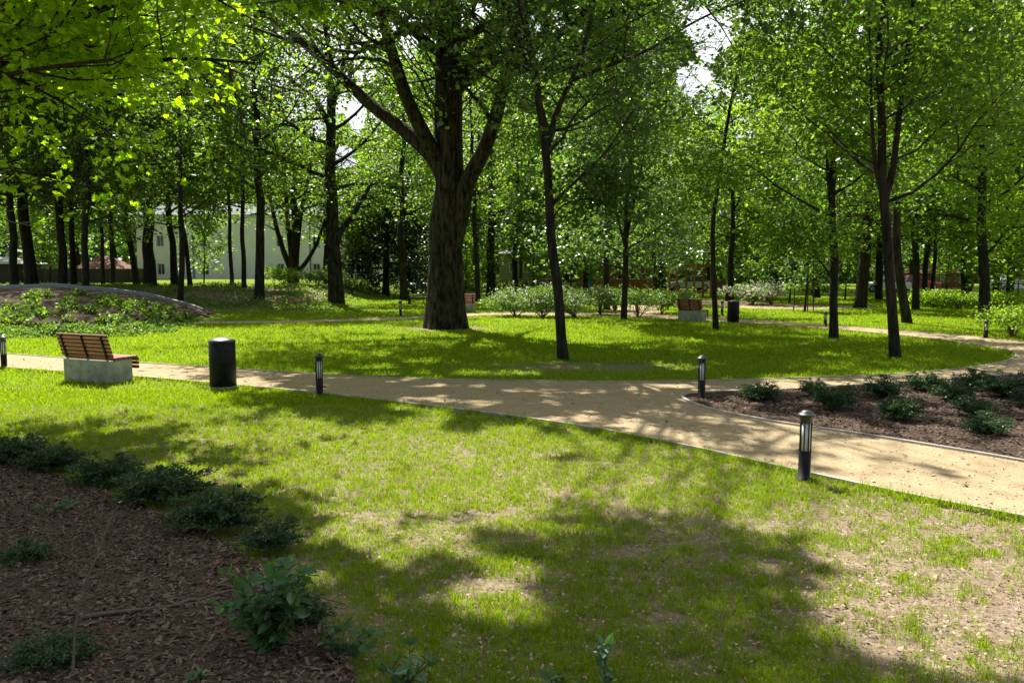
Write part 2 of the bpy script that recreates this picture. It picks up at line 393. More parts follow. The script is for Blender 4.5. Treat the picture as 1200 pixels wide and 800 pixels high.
def bare(x, y):
    """how thin the turf is, 0..1"""
    u, v = topx(x, y)
    n = .40*fbm(x*.8+3, y*.8+7, 5, .6)+.60*fbm(x*3.4, y*3.4, 4, .6)
    b = sst(500, 640, v)*.17+sst(650, 1200, u)*sst(530, 610, v)*.27
    b = b+.27*sst(475, 530, v)
    # bare earth round the leaning tree and the oak
    b = b+.75*np.exp(-(((x-1.6)/2.6)**2+((y-17.4)/.9)**2))+.8*np.exp(-(((x+2.4)/1.7)**2+((y-28.6)/1.3)**2))
    b = b+.8*np.exp(-(((x+19)/10)**2+((y-43)/4)**2))+.9*sst(.15, .5, terrain(x, y))*(y < 57)
    return np.clip(b+(n-.5)*1.35*np.clip(b*2, .15, 1), 0, 1)
def axis(a, segs):
    out = [a]
    for end, st in segs:
        while out[-1] < end-1e-6: out.append(min(end, out[-1]+st))
    return np.array(out)
gx = axis(-700, [(-100, 60), (-34, 6), (-8, .5), (12, .25), (34, .8), (100, 6), (700, 60)])
gy = axis(-60, [(-5, 8), (2, 1), (20, .2), (60, .5), (100, 2), (160, 8), (1200, 80)])
X, Y = np.meshgrid(gx, gy); Z = terrain(X, Y)
near = (Y < 30) & (np.abs(X) < 15); Z = Z+np.where(near, (fbm(X*1.4, Y*1.4)-.5)*.03-.015, 0)
nyy, nxx = X.shape
i = np.arange(nyy-1)[:, None]*nxx+np.arange(nxx-1)[None]
Q = np.stack([i, i+1, i+nxx+1, i+nxx], -1).reshape(-1, 4)
# drop the ground a little under paths and beds so the sheets lie clear of it
Zr = Z.ravel()-np.where(inpoly(X.ravel(), Y.ravel(), path_poly) & ~inpoly(X.ravel(), Y.ravel(), isl), .03, 0)
me = npmesh('lawn', np.column_stack([X.ravel(), Y.ravel(), Zr]), [Q], smooth=True)
cov = 1-bare(X.ravel(), np.maximum(Y.ravel(), .5)); cov = cov*(.30+.70*sst(9, 17, Y.ravel()))
at_ = me.attributes.new('cover', 'FLOAT', 'POINT'); at_.data.foreach_set('value', cov.astype(np.float32))
M['ground'] = ground_mat()
tag(link('lawn', me, M['ground']), kind='structure')
def band_faces(P, Q, z): pass
# path: cut the island out with a keyhole so it is one real sheet
def keyhole(outer, hole):
    d = ((outer[:, None]-hole[None])**2).sum(-1); a, b = np.unravel_index(d.argmin(), d.shape)
    def area(p): return .5*np.sum(p[:, 0]*np.roll(p[:, 1], -1)-np.roll(p[:, 0], -1)*p[:, 1])
    if area(outer)*area(hole) > 0: hole = hole[::-1]; b = len(hole)-1-b
    h = np.concatenate([hole[b:], hole[:b+1]])
    return np.concatenate([outer[:a+1], h, outer[a:]])
from mathutils.geometry import tessellate_polygon
def sheet_hole(name, outer, holes, z, m):
    loops = [[Vector((*p, 0)) for p in outer]]+[[Vector((*p, 0)) for p in h] for h in holes]
    tris = tessellate_polygon(loops); P = np.concatenate([outer]+list(holes))
    me = bpy.data.meshes.new(name); me.from_pydata(np.column_stack([P, np.full(len(P), z)]).tolist(), [], [list(t) for t in tris]); me.update()
    for p in me.polygons:
        if p.normal.z < 0: p.flip()
    return tag(link(name, me, m), kind='structure')
sheet_hole('path', path_poly, [isl, bed_r], .004, M['gravel'])
for P in back_path: sheet('path', P, .009, M['gravel'])
sheet('mulch_bed', bed_r, .012, M['mulch'])
# left bed, gently uneven
bx = np.arange(-16, 1, .12); by = np.arange(-.6, 12.4, .12); BX, BY = np.meshgrid(bx, by)
BZ = .02+.05*fbm(BX*2, BY*2); ins = inpoly(BX, BY, bed_l)
BZ = np.where(ins, BZ, -.05); nb = len(bx); i = (np.arange(len(by)-1)[:, None]*nb+np.arange(nb-1)[None])
Q = np.stack([i, i+1, i+nb+1, i+nb], -1).reshape(-1, 4); insr = ins.ravel(); Q = Q[insr[Q].any(1)]
tag(link('mulch_bed', npmesh('mulch_bed', np.column_stack([BX.ravel(), BY.ravel(), BZ.ravel()]), [Q], True), M['mulch']), kind='structure')
def kerb(P, w=.05, h=.03, closed=False, name='kerb'):
    P = np.asarray(P, float); 
    T = (np.roll(P, -1, 0)-np.roll(P, 1, 0)) if closed else np.gradient(P, axis=0)
    T /= np.linalg.norm(T, axis=1)[:, None]; Nn = np.column_stack([-T[:, 1], T[:, 0]])
    z1 = terrain(P[:, 0], P[:, 1])*0+h
    V = np.concatenate([np.column_stack([P-Nn*w/2, z1*0-.05]), np.column_stack([P-Nn*w/2, z1]), np.column_stack([P+Nn*w/2, z1]), np.column_stack([P+Nn*w/2, z1*0-.05])])
    n = len(P); k = np.arange(n if closed else n-1); k2 = (k+1) % n
    Q = np.concatenate([np.stack([j*n+k, j*n+k2, (j+1)*n+k2, (j+1)*n+k], 1) for j in range(3)])
    return tag(link(name, npmesh(name, V, [Q]), M['kerb']), kind='structure')
kerb(near_edge); kerb(isl, closed=True, w=.045, h=.022); kerb(bed_r, closed=True, w=.05); kerb(outer_far, w=.045, h=.02)

# ------------------------------------------------------------ foliage
def leaf_cards(C, size, rng, up=.9, wid=.62, jit=.35, shape='rhomb', droop=0.0, dirs=None):
    """C (N,3) leaf bases -> vertices and faces of flat little leaves"""
    n = len(C)
    nr = rng.normal(size=(n, 3))*.62; nr[:, 2] += up; nr /= np.linalg.norm(nr, axis=1)[:, None]
    d = rng.normal(size=(n, 3)) if dirs is None else dirs+rng.normal(size=(n, 3))*.35
    d[:, 2] -= droop
    d -= (d*nr).sum(1)[:, None]*nr; d /= np.linalg.norm(d, axis=1)[:, None]+1e-9
    w = np.cross(nr, d); s = (size*(1+jit*(rng.rand(n)*2-1)))[:, None] if np.isscalar(size) else (size)[:, None]
    if shape == 'rhomb':
        V = np.stack([C, C+d*s*.45+w*s*wid/2, C+d*s, C+d*s*.45-w*s*wid/2], 1)
        return V.reshape(-1, 3), [np.arange(n*4).reshape(-1, 4)]
    if shape == 'oval':      # folded along the midrib
        f = nr*s*.10
        V = np.stack([C, C+d*s*.28+w*s*wid*.46+f, C+d*s*.66+w*s*wid*.42+f, C+d*s, C+d*s*.66-w*s*wid*.42+f, C+d*s*.28-w*s*wid*.46+f, C+d*s*.5], 1)
        b = np.arange(n)[:, None]*7
        return V.reshape(-1, 3), [np.concatenate([b+np.array([[0, 1, 6]]), b+np.array([[1, 2, 6]]), b+np.array([[2, 3, 6]]), b+np.array([[3, 4, 6]]), b+np.array([[4, 5, 6]]), b+np.array([[5, 0, 6]])])]
    if shape == 'maple':
        pts = [(0, 0), (.10, -.30), (.06, -.12), (.33, -.50), (.38, -.24), (.60, -.30), (.62, -.14), (1.0, 0), (.62, .14), (.60, .30), (.38, .24), (.33, .50), (.06, .12), (.10, .30)]
        pts = [(0, 0), (-.06, .30), (.18, .24), (.30, .56), (.46, .30), (.66, .30), (1.0, 0), (.66, -.30), (.46, -.30), (.30, -.56), (.18, -.24), (-.06, -.30)]
        V = np.stack([C+d*s*a+w*s*b-nr*s*abs(b)*.25 for a, b in pts]+[C+d*s*.35], 1)
        k = len(pts); b = np.arange(n)[:, None]*(k+1)
        return V.reshape(-1, 3), [np.concatenate([b+np.array([[j, (j+1) % k, k]]) for j in range(k)])]
class Tree:
    def __init__(s, seed): s.r = np.random.RandomState(seed); s.tubes = []; s.cl = []
    def limb(s, p0, d, L, r, lev, maxlev, trop=.12, nc=2, nsub=None, sides=5):
        rng = s.r; n = 6 if lev == 0 else 4
        P = [np.array(p0, float)]; d = np.array(d, float); d /= np.linalg.norm(d)
        for k in range(n):
            d = d+rng.normal(size=3)*(.16 if lev else .13); d[2] += trop*.5; d /= np.linalg.norm(d); P.append(P[-1]+d*L/n)
        P = np.array(P); s.tubes.append((P, r*(1-.8*np.linspace(0, 1, n+1)**.9), sides if lev == 0 else 4))
        s.kids(P, L, r, lev, maxlev, trop, nc, nsub)
    def kids(s, P, L, r, lev, maxlev, trop, nc, nsub=None, t0=.3):
        rng = s.r; n = len(P)-1
        if lev >= maxlev:
            for t in np.linspace(.35, 1, nc):
                a = t*n; i = min(int(a), n-1); s.cl.append(P[i]+(P[i+1]-P[i])*(a-i))
            return
        m = nsub or (5 if lev == 0 else 4)
        for k in range(m):
            t = t0+(1-t0)*(k+.6*rng.rand()+.3)/m; t = min(t, .99)
            a = t*n; i = min(int(a), n-1); q = P[i]+(P[i+1]-P[i])*(a-i); T = P[i+1]-P[i]; T /= np.linalg.norm(T)
            side = rng.normal(size=3); side[2] *= .45; side -= side@T*T; side /= np.linalg.norm(side)
            s.limb(q, T*.55+side*.85, L*(.55-.2*t)*(.8+.4*rng.rand()), r*(.5-.2*t), lev+1, maxlev, trop, nc)
        s.cl.append(P[-1])
def trunk_pts(P, n=22):
    P = np.asarray(P, float); t = np.linspace(0, 1, len(P)); T = np.linspace(0, 1, n)
    # arc-length, catmull-ish by smoothing
    Q = np.column_stack([np.interp(T, t, P[:, k]) for k in range(3)])
    for _ in range(2): Q[1:-1] = .25*Q[:-2]+.5*Q[1:-1]+.25*Q[2:]
    return Q
def shade_targets(rng, n, v0=440, v1=840, us=(0, 1200)):
    u = us[0]+rng.rand(n)*(us[1]-us[0]); v = v0+rng.rand(n)*(v1-v0); g = np.array([gp(a, min(b, 840)) for a, b in zip(u, v)])
    o = openness(g[:, 0], g[:, 1]); return g[(o < .40)]
def make_tree(name, label, axis, r0, H, cb, R, leafmat_, barkm='bark', size=None, K=3.0, maxlev=2, seed=1, nl=None, limbs=(), group=None, sig=None,
              prune=1.0, cat='tree', shape='rhomb', rise=.5, rtop=.12, flare=.20, conic=False, hi=0, keep=None, up=.9, stems=(), nsides=12, nc=2, zfloor=None, ncap=200000, shade=0, reach=6.5, zr=(6.5, 13), fan=4, tv=(440, 840), tu=(0, 1200), vis=-1):
    """axis: points of the trunk in world space (first = foot); continues up to height H"""
    tr = Tree(seed); rng = tr.r; zrange = zr
    ax = [np.array(p, float) for p in axis]; base = ax[0].copy()
    base[2] = tz(base[0], base[1]); ax[0] = base.copy()
    d = math.hypot(base[0], base[1])
    size = size or max(.12, .0038*d)
    top = ax[-1]
    if top[2] < base[2]+H:
        sl = (ax[-1]-ax[0])/max(ax[-1][2]-ax[0][2], .1)
        add = sl*.4*(base[2]+H-top[2]); ax.append(np.array([top[0]+add[0]+rng.normal()*.2, top[1]+add[1]+rng.normal()*.2, base[2]+H]))
    # resample by height
    ax = np.array(ax); zz = np.linspace(ax[0][2], ax[-1][2], 26)
    P = np.column_stack([np.interp(zz, ax[:, 2], ax[:, 0]), np.interp(zz, ax[:, 2], ax[:, 1]), zz])
    for _ in range(2): P[1:-1, :2] = .25*P[:-2, :2]+.5*P[1:-1, :2]+.25*P[2:, :2]
    wob = np.column_stack([vn(zz*.7+seed*3.1, zz*0+seed), vn(zz*.7+seed*7.7, zz*0+seed+9)])-.5; wob[0] = 0
    P[:, :2] += wob*min(.25, r0)*np.clip((zz-zz[0])/3, 0, 1)[:, None]
    t = (zz-zz[0])/(zz[-1]-zz[0])
    rad = r0*((1-t)**.75*(1-rtop)+rtop*.6)*.97
    # finer rings at foot
    fz = np.array([-.15, .0, .08, .2, .4, .7, 1.1, 1.6, 2.2, 3.0, 4.0]); fz = fz[fz < zz[1]-zz[0]+3]
    zall = np.unique(np.concatenate([zz, zz[0]+fz])); 
    P2 = np.column_stack([np.interp(zall, zz, P[:, 0]), np.interp(zall, zz, P[:, 1]), zall]); r2 = np.interp(zall, zz, rad)
    hz = np.clip(zall-zz[0], 0, None); fl = flare*np.exp(-hz/(1.6*r0+.12))
    V, Qf = tube_np(P2, r2*(1+fl), nsides)
    # root buttress and bark relief
    m = len(P2); ang = np.tile(np.arange(nsides)*2*pi/nsides, m); zr = np.repeat(hz, nsides); rr = np.repeat(r2, nsides); cen = np.repeat(P2, nsides, 0)
    bump_ = 1+.35*flare*np.exp(-zr/(1.6*r0+.1))*np.cos(ang*5+seed)+.10*(vn(ang*2.2+seed, zr*.8)-.5)+.05*np.cos(ang*3+zr*.5+seed)
    V = cen+(V-cen)*bump_[:, None]
    VV = [V]; FF = [Qf]; off = len(V)
    Hc = H-cb
    nl = nl or int(9+H*.55)
    for k in range(nl):
        f = (k+.5)/nl; z = base[2]+cb*.92+(Hc*.94)*f
        prof = (1-.75*f) if conic else math.sqrt(max(.04, 1-((f-.33)/.72)**2))
        i = np.searchsorted(zz, z)-1; i = min(max(i, 0), len(zz)-2); q = P[i]+(P[i+1]-P[i])*(z-zz[i])/(zz[i+1]-zz[i])
        a = k*2.39996+seed+rng.rand()*.5; el = (-.15 if conic else rise*(.35+1.1*f))
        L = R*prof*(.8+.35*rng.rand())
        tr.limb(q, (cos(a), sin(a), el), L, max(.012, np.interp(z, zz, rad)*.45), 0, maxlev, trop=(.0 if conic else .1), nc=nc)
    for lm in limbs:          # explicit limbs: (points, r_start, r_end, n_subs)
        lp = np.array(lm[0], float); nn = max(len(lp)*4, 8); tq = np.linspace(0, 1, len(lp)); T = np.linspace(0, 1, nn)
        Q = np.column_stack([np.interp(T, tq, lp[:, c]) for c in range(3)])
        for _ in range(3): Q[1:-1] = .25*Q[:-2]+.5*Q[1:-1]+.25*Q[2:]
        tr.tubes.append((Q, np.interp(T, [0, 1], [lm[1], lm[2]])*(1+.25*np.exp(-T*9)), 10))
        LL = np.linalg.norm(np.diff(Q, axis=0), axis=1).sum()
        if lm[3]: tr.kids(Q, min(LL, R*.9), lm[1]*.8, 0, maxlev, .1, nc, nsub=lm[3], t0=lm[4] if len(lm) > 4 else .35)
    for P_, r_, sd in tr.tubes:
        v, q = tube_np(P_, np.maximum(r_, .006 if d < 40 else .02), sd); VV.append(v); FF.append(q+off); off += len(v)
    nreg = len(tr.cl)
    if shade:  # extra limbs and leaf clumps added so their shade falls on chosen ground
        G = shade_targets(rng, 8000, *tv, tu); done = 0; used = []
        for g in G:
            z = zrange[0]+rng.rand()*(zrange[1]-zrange[0]); q = np.array([g[0], g[1], 0])+SD*z/SD[2]
            if q[1] < 7 and q[2] < 6: continue
            if vis > 0 and q[1] < 9.2 and q[2] < 6.5: continue
            zs_ = z-.35*math.hypot(q[0]-base[0], q[1]-base[1])-.5
            if zs_ < base[2]+max(cb*.7, 2.5): continue
            i = min(np.searchsorted(zz, zs_), len(zz)-1); p = P[i]; dh = math.hypot(q[0]-p[0], q[1]-p[1])
            uu, vv_ = topx(q[0], q[1], q[2])
            if dh > reach or dh < 1.2 or (0 < vv_ and vis < uu < 1200 and 0 < uu and rng.rand() < .85): continue
            if any((a[0]-g[0])**2+(a[1]-g[1])**2 < .30 for a in used): continue
            used.append(g); mid = (p+q)/2+np.array([0, 0, .35])+rng.normal(size=3)*.35*min(1, dh/4)
            Lp = np.array([p, mid, q]); t_ = np.linspace(0, 1, 8); LQ = np.column_stack([np.interp(t_, [0, .5, 1], Lp[:, c]) for c in range(3)])
            LQ[1:-1] = .25*LQ[:-2]+.5*LQ[1:-1]+.25*LQ[2:]; LQ[1:-1] += rng.normal(size=(6, 3))*.12
            tr.tubes.append((LQ, np.linspace(.030, .008, 8), 5)); tr.cl.append(q); tr.cl.append(LQ[-2]*.5+q*.5)
            for e in range(fan):
                dd = rng.normal(size=3)*[.7, .7, .25]; tr.tubes.append((np.array([q, q+dd*.5, q+dd]), np.array([.012, .008, .004]), 4)); tr.cl.append(q+dd)
            done += 1
            if done >= shade: break
        for P_, r_, sd in tr.tubes[-done*(fan+1):] if done else []:
            v, q = tube_np(P_, r_, sd); VV.append(v); FF.append(q+off); off += len(v)
    root = empty(name, base); tag(root, label, cat, group)
    Vt = np.concatenate(VV)-base
    link('trunk', npmesh('trunk', Vt, [np.concatenate(FF)], True), M[barkm], root)
    # leaves
    Cc = np.array(tr.cl); 
    if zfloor is not None: Cc = Cc[Cc[:, 2] > zfloor]
    per = K*R*Hc/(.31*size*size)/max(nreg, 1); per = max(3, int(per)); 
    if per*len(Cc) > ncap: per = int(ncap/len(Cc))
    sg = sig or (.30+.035*R+size*.4)
    pr = np.full(len(Cc), per)
    if zfloor is None: pr[nreg:] = max(per, int((.36 if shape == 'maple' else .56)/(.31*size*size)))
    ci = np.repeat(np.arange(len(Cc)), pr); nsp = 6; sub = (np.arange(len(ci))//nsp)     # sprays of a few leaves on a twig
    o1 = rng.normal(size=(sub.max()+1, 3))*np.array([sg, sg, sg*.6]); C = Cc[ci]+o1[sub]+rng.normal(size=(len(ci), 3))*np.array([.75, .75, .4])*size
    keepm = np.ones(len(C), bool)
    if prune > 0:
        keepm &= ~(sunlit(C) & (rng.rand(len(C)) < prune))  # leaves cut out of the crown to let the wanted sun patches through
    if base[1] > 16: keepm &= ~(skygap(C) & (rng.rand(len(C)) < .93))
    if keep is not None: keepm &= keep(C)
    keepm &= C[:, 2] > terrain(C[:, 0], C[:, 1])+.25
    C = C[keepm]
    V, FL = leaf_cards(C, size, rng, shape=shape, up=up, wid=.72)
    link('crown', npmesh('crown', V-base, FL), M[leafmat_], root)
    return root, len(C)
NL = 0
def T(name, label, u, v, w, H, cb, R, lm='leaf_mid', top=None, Y=None, seed=None, **kw):
    """foot pixel u,v; w trunk width in pixels; top = list of (u,v) further trunk pixels"""
    global NL
    if Y is None: p = gp(u, v); y = p[1]
    else: y = Y
    p = at(u, v, y); d = y
    ax = [(p[0], y, 0)]+[tuple(at(a, b, y)) for a, b in (top or [])]
    if not top: ax.append((p[0]+(seed or 0) % 3*.1, y, H*.5))
    r, n = make_tree(name, label, ax, w/F*d/2*1.0, H, cb, R, lm, seed=seed or int(u*7+v), **kw); NL += n
    return r
import time; t0 = time.time()
# the great oak
yo = gp(523, 384)[1]
def A(u, v, dy=0): return tuple(at(u, v, yo+dy))
T('oak_tree', 'huge old oak with very thick furrowed trunk and spreading limbs on the central lawn', 523, 384, 47, 21, 8.5, 9.5, 'leaf_mid',
  top=[(523, 330), (524, 260), (526, 200), (528, 140), (530, 80), (528, 20), (527, -60)], seed=5, barkm='bark_oak', nsides=44, flare=.30, rtop=.25, K=3.0, size=.14, shade=80, reach=13, zr=(8.5, 16), tv=(388, 500), tu=(250, 950),
  limbs=[([A(521, 205), A(505, 180, .2), A(470, 150, .6), A(432, 122, 1), A(392, 82, 1.2), A(350, 45, 1.5), A(312, 15, 2), A(262, -12, 2.4)], .28, .11, 8, .45),
         ([A(520, 195), A(500, 165, -.3), A(476, 115, -.8), A(462, 70, -1), A(450, 30, -1.3), A(432, -25, -2)], .28, .14, 7, .5),
         ([A(522, 310), A(540, 250, -.2), A(546, 215, -.5), A(566, 180, -.8), A(584, 130, -1.2), A(596, 70, -1.6), A(616, 10, -2), A(634, -60, -2.5)], .36, .13, 8, .5),
         ([A(527, 105), A(548, 75, .4), A(575, 45, .8), A(600, 10, 1.1), A(640, -30, 1.5)], .27, .12, 6, .4),
         ([A(535, 78), A(560, 68, -.5), A(600, 62, -1.2), A(650, 40, -1.8), A(700, 22, -2.2), A(760, 4, -2.6), A(830, -14, -3)], .20, .07, 10, .3),
         ([A(531, 60), A(512, 20, .3), A(490, -30, .8)], .25, .14, 4, .4),
         ([A(588, 100, -1.4), A(610, 70, -2), A(650, 85, -3), A(700, 72, -3.6), (A(745, 66, -4.2))], .13, .05, 9, .25)])
TB = [
 # the nearer young trees
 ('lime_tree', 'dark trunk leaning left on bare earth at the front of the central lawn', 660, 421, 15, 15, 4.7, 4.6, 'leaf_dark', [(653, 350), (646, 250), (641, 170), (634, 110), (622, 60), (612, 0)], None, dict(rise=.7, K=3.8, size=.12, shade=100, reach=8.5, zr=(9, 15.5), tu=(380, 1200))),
 ('lime_tree', 'leaning dark forked tree at the right front of the central lawn near the path bend', 1049, 419, 15, 15, 3.6, 4.2, 'leaf_mid', [(1043, 350), (1036, 250), (1031, 200), (1030, 100), (1036, 0)], None, dict(rise=1.0, K=6.5, size=.12, prune=.7)),
 ('lime_tree', 'straight slim tree at the back edge of the central lawn beside the small path light', 977, 396, 12, 14, 2.9, 4.0, 'leaf_mid', [(977, 330), (976, 250), (980, 170), (985, 60)], None, dict(rise=.9, K=6.5, prune=.75)),
 ('birch_tree', 'very thin tall tree curving right with airy pale foliage, beside the black bin', 839, 386, 8, 13.5, 6.5, 2.6, 'leaf_bright', [(837, 320), (837, 250), (845, 180), (856, 120), (867, 70)], None, dict(rise=1.2, K=2.2)),
 ('lime_tree', 'young tree with silvery low foliage in front of the flowering shrubs', 731, 374, 9, 12.5, 1.9, 4.2, 'leaf_grey', [(732, 320), (733, 260), (737, 200), (741, 120)], None, dict(rise=.8, K=6.5, prune=.8)),
 ('ash_tree', 'thin straight dark trunk standing at the end of the grey mound edging', 211, 366, 8, 13, 5.0, 3.4, 'leaf_mid', [(213, 300), (213, 220), (212, 140)], None, dict(rise=.8)),
 ('oak_tree', 'stout dark trunk forking to the right, between the vase-shaped tree and the oak', 394, 358, 19, 19, 7.2, 5.5, 'leaf_mid', [(391, 320), (388, 250), (387, 150), (384, 60)], None, dict(barkm='bark_oak', K=3.6)),
 ('ash_tree', 'slim bare trunk just left of the great oak beside a small path light', 473, 352, 10, 17, 7.0, 4.2, 'leaf_mid', [(471, 300), (470, 230), (472, 160)], None, dict(K=3.6)),
 ('plum_tree', 'low vase-shaped tree of four dark curving stems in front of the white house', 344, 348, 14, 12, 6.8, 4.5, 'leaf_mid', [(344, 320), (345, 295)], None, dict(K=3.4)),
 ('ash_tree', 'dark trunk with red-brown tint leaning right just behind the nearest right-hand tree', 1063, 379, 13, 16, 5.0, 4.2, 'leaf_mid', [(1056, 330), (1050, 290), (1049, 200)], None, dict()),
 ('lime_tree', 'thick dark trunk leaning right beyond the path between two slim trees', 1008, 361, 15, 18, 5.5, 5, 'leaf_dark', [(1013, 320), (1018, 270), (1022, 200)], None, dict()),
 ('ash_tree', 'forked dark trunk beyond the right-hand path, left stem of a narrow V', 1073, 363, 9, 17, 5.5, 4.4, 'leaf_mid', [(1073, 320), (1072, 250)], None, dict()),
 ('lime_tree', 'sturdy trunk on the right lawn behind the path light by the yellow-green shrub', 1154, 367, 13, 17, 4.3, 5, 'leaf_bright', [(1153, 320), (1151, 250)], None, dict(K=3.4)),
 ('lime_tree', 'dark trunk rising out of the flowering shrubs left of the silvery young tree', 711, 363, 8, 17, 5.0, 4.2, 'leaf_mid', [(711, 300), (713, 230)], None, dict()),
 ('ash_tree', 'dark trunk with pale yellow-green sprays, first right of the great oak', 560, 354, 7, 17, 6.0, 4.2, 'leaf_mid', [(558, 300), (553, 200)], None, dict()),
 ('chestnut_tree', 'dark trunk behind the lawn, second right of the great oak', 575, 347, 11, 19, 6.0, 5, 'leaf_mid', [(575, 300), (578, 200)], None, dict()),
 ('ash_tree', 'slim dark trunk between the second tree right of the oak and the leaning front tree', 604, 345, 7, 19, 6, 4.5, 'leaf_dark', [(604, 300), (605, 200)], None, dict()),
 ('ash_tree', 'slim dark trunk standing behind the pink and white flowering shrubs', 686, 347, 7, 18, 6, 4.5, 'leaf_mid', [(687, 300), (690, 220)], None, dict()),
 ('chestnut_tree', 'broad grey trunk just left of the orange wooden play frame', 776, 346, 11, 15, 5, 4.5, 'leaf_grey', [(775, 300), (773, 200)], None, dict()),
 ('ash_tree', 'dark trunk behind the thin curving tree and above the far black bin', 856, 352, 8, 12.5, 4.5, 4.2, 'leaf_bright', [(856, 300), (860, 200)], None, dict()),
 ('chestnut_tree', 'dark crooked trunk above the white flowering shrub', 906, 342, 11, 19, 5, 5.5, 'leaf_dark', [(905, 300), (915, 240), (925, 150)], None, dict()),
 ('ash_tree', 'dark trunk just behind the young staked tree', 957, 349, 9, 18, 5.5, 5, 'leaf_mid', [(955, 300), (955, 200)], None, dict()),
 ('lime_tree', 'dark trunk seen between the thick leaning tree and the nearest right-hand tree', 1030, 351, 9, 18, 5.5, 5, 'leaf_mid', [(1030, 300), (1032, 200)], None, dict()),
 ('ash_tree', 'right stem beside the forked tree, slanting right in front of the red car', 1083, 352, 7, 17, 6, 4.4, 'leaf_mid', [(1084, 320), (1088, 270), (1092, 210)], None, dict()),
 ('ash_tree', 'thin trunk in front of the red building, left of its middle', 1091, 351, 5, 17, 5, 4.4, 'leaf_dark', None, None, dict()),
 ('ash_tree', 'slim dark trunk in front of the right end of the red building', 1131, 350, 8, 18, 4.5, 5, 'leaf_mid', [(1130, 300), (1127, 230)], None, dict()),
 ('lime_tree', 'slim trunk just right of the sturdy tree on the right lawn', 1166, 351, 7, 18, 4, 5, 'leaf_bright', None, None, dict()),
 ('lime_tree', 'trunk half hidden in bright low leaves in front of the white van', 1182, 352, 9, 18, 3.6, 5.5, 'leaf_bright', None, None, dict()),
 ('lime_tree', 'trunk at the right edge of the photo beyond the white van', 1222, 360, 10, 18, 3.6, 6, 'leaf_bright', None, None, dict()),
 # on the raised bank, left
 ('ash_tree', 'thick reddish-dark trunk on the slope left of the vase-shaped tree', 304, 345, 12, 19, 7.5, 5, 'leaf_mid', [(303, 300), (303, 200)], 45, dict()),
 ('ash_tree', 'thin trunk close left of the thick slope tree', 286, 340, 6, 18, 6, 4.5, 'leaf_mid', [(285, 280), (283, 180)], 50, dict()),
 ('ash_tree', 'thin pole-like trunk in front of the white house wall', 272, 338, 5, 17, 6, 4, 'leaf_mid', None, 54, dict()),
 ('lime_tree', 'slanting thin trunk leaning left just right of the tree at the mound end', 223, 337, 6, 16, 6, 4.2, 'leaf_mid', [(218, 290), (213, 250), (210, 200)], 54, dict()),
 ('chestnut_tree', 'ivy-clad dark trunk left of the tree at the mound end', 205, 337, 9, 18, 6, 5, 'leaf_mid', [(202, 290), (199, 240), (196, 180)], 55, dict()),
 ('chestnut_tree', 'broad straight trunk in front of the left end of the white house', 176, 337, 15, 20, 6, 5.5, 'leaf_mid', [(174, 280), (172, 200)], 52, dict()),
 ('ash_tree', 'crooked trunk leaning left beside the broad straight one', 160, 334, 8, 18, 6.5, 4.8, 'leaf_mid', [(155, 300), (148, 260), (145, 200)], 58, dict()),
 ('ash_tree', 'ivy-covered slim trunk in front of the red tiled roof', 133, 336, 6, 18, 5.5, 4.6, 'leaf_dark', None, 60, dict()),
 ('ash_tree', 'slim trunk left of the ivy-covered slim trunk', 121, 336, 5, 18, 5.5, 4.6, 'leaf_mid', None, 60, dict()),
 ('lime_tree', 'pale brown trunk standing directly behind the crest of the grey mound edging', 100, 339, 9, 18, 5, 4.8, 'leaf_mid', [(100, 290), (101, 220)], 44, dict()),
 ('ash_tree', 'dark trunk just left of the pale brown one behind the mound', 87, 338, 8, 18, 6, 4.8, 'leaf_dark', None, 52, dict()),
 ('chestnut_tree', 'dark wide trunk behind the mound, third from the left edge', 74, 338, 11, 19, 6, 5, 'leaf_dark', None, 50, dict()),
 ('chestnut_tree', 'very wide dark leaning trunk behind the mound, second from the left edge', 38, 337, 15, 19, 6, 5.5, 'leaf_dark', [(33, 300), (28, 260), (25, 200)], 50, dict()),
 ('ash_tree', 'dark trunk behind the left end of the mound, nearest the left edge', 17, 338, 10, 19, 6, 5, 'leaf_mid', [(14, 290), (10, 230)], 48, dict()),
 ('ash_tree', 'trunk mostly outside the left edge behind the mound', -14, 338, 11, 19, 5, 6, 'leaf_mid', None, 46, dict()),
 ('ash_tree', 'slim trunk between the vase-shaped tree and the stout forking one', 382, 341, 6, 12, 5, 4, 'leaf_mid', None, 62, dict()),
]
yv = gp(344, 348)[1]; B = lambda u, v, dy=0: tuple(at(u, v, yv+dy))
y8 = gp(394, 358)[1]; D8 = lambda u, v, dy=0: tuple(at(u, v, y8+dy))
y6 = gp(660, 421)[1]; E6 = lambda u, v, dy=0: tuple(at(u, v, y6+dy))
yr = gp(1049, 419)[1]; Er = lambda u, v, dy=0: tuple(at(u, v, yr+dy))
y7 = gp(977, 396)[1]; E7 = lambda u, v, dy=0: tuple(at(u, v, y7+dy))
ym = gp(731, 374)[1]; Em = lambda u, v, dy=0: tuple(at(u, v, ym+dy))
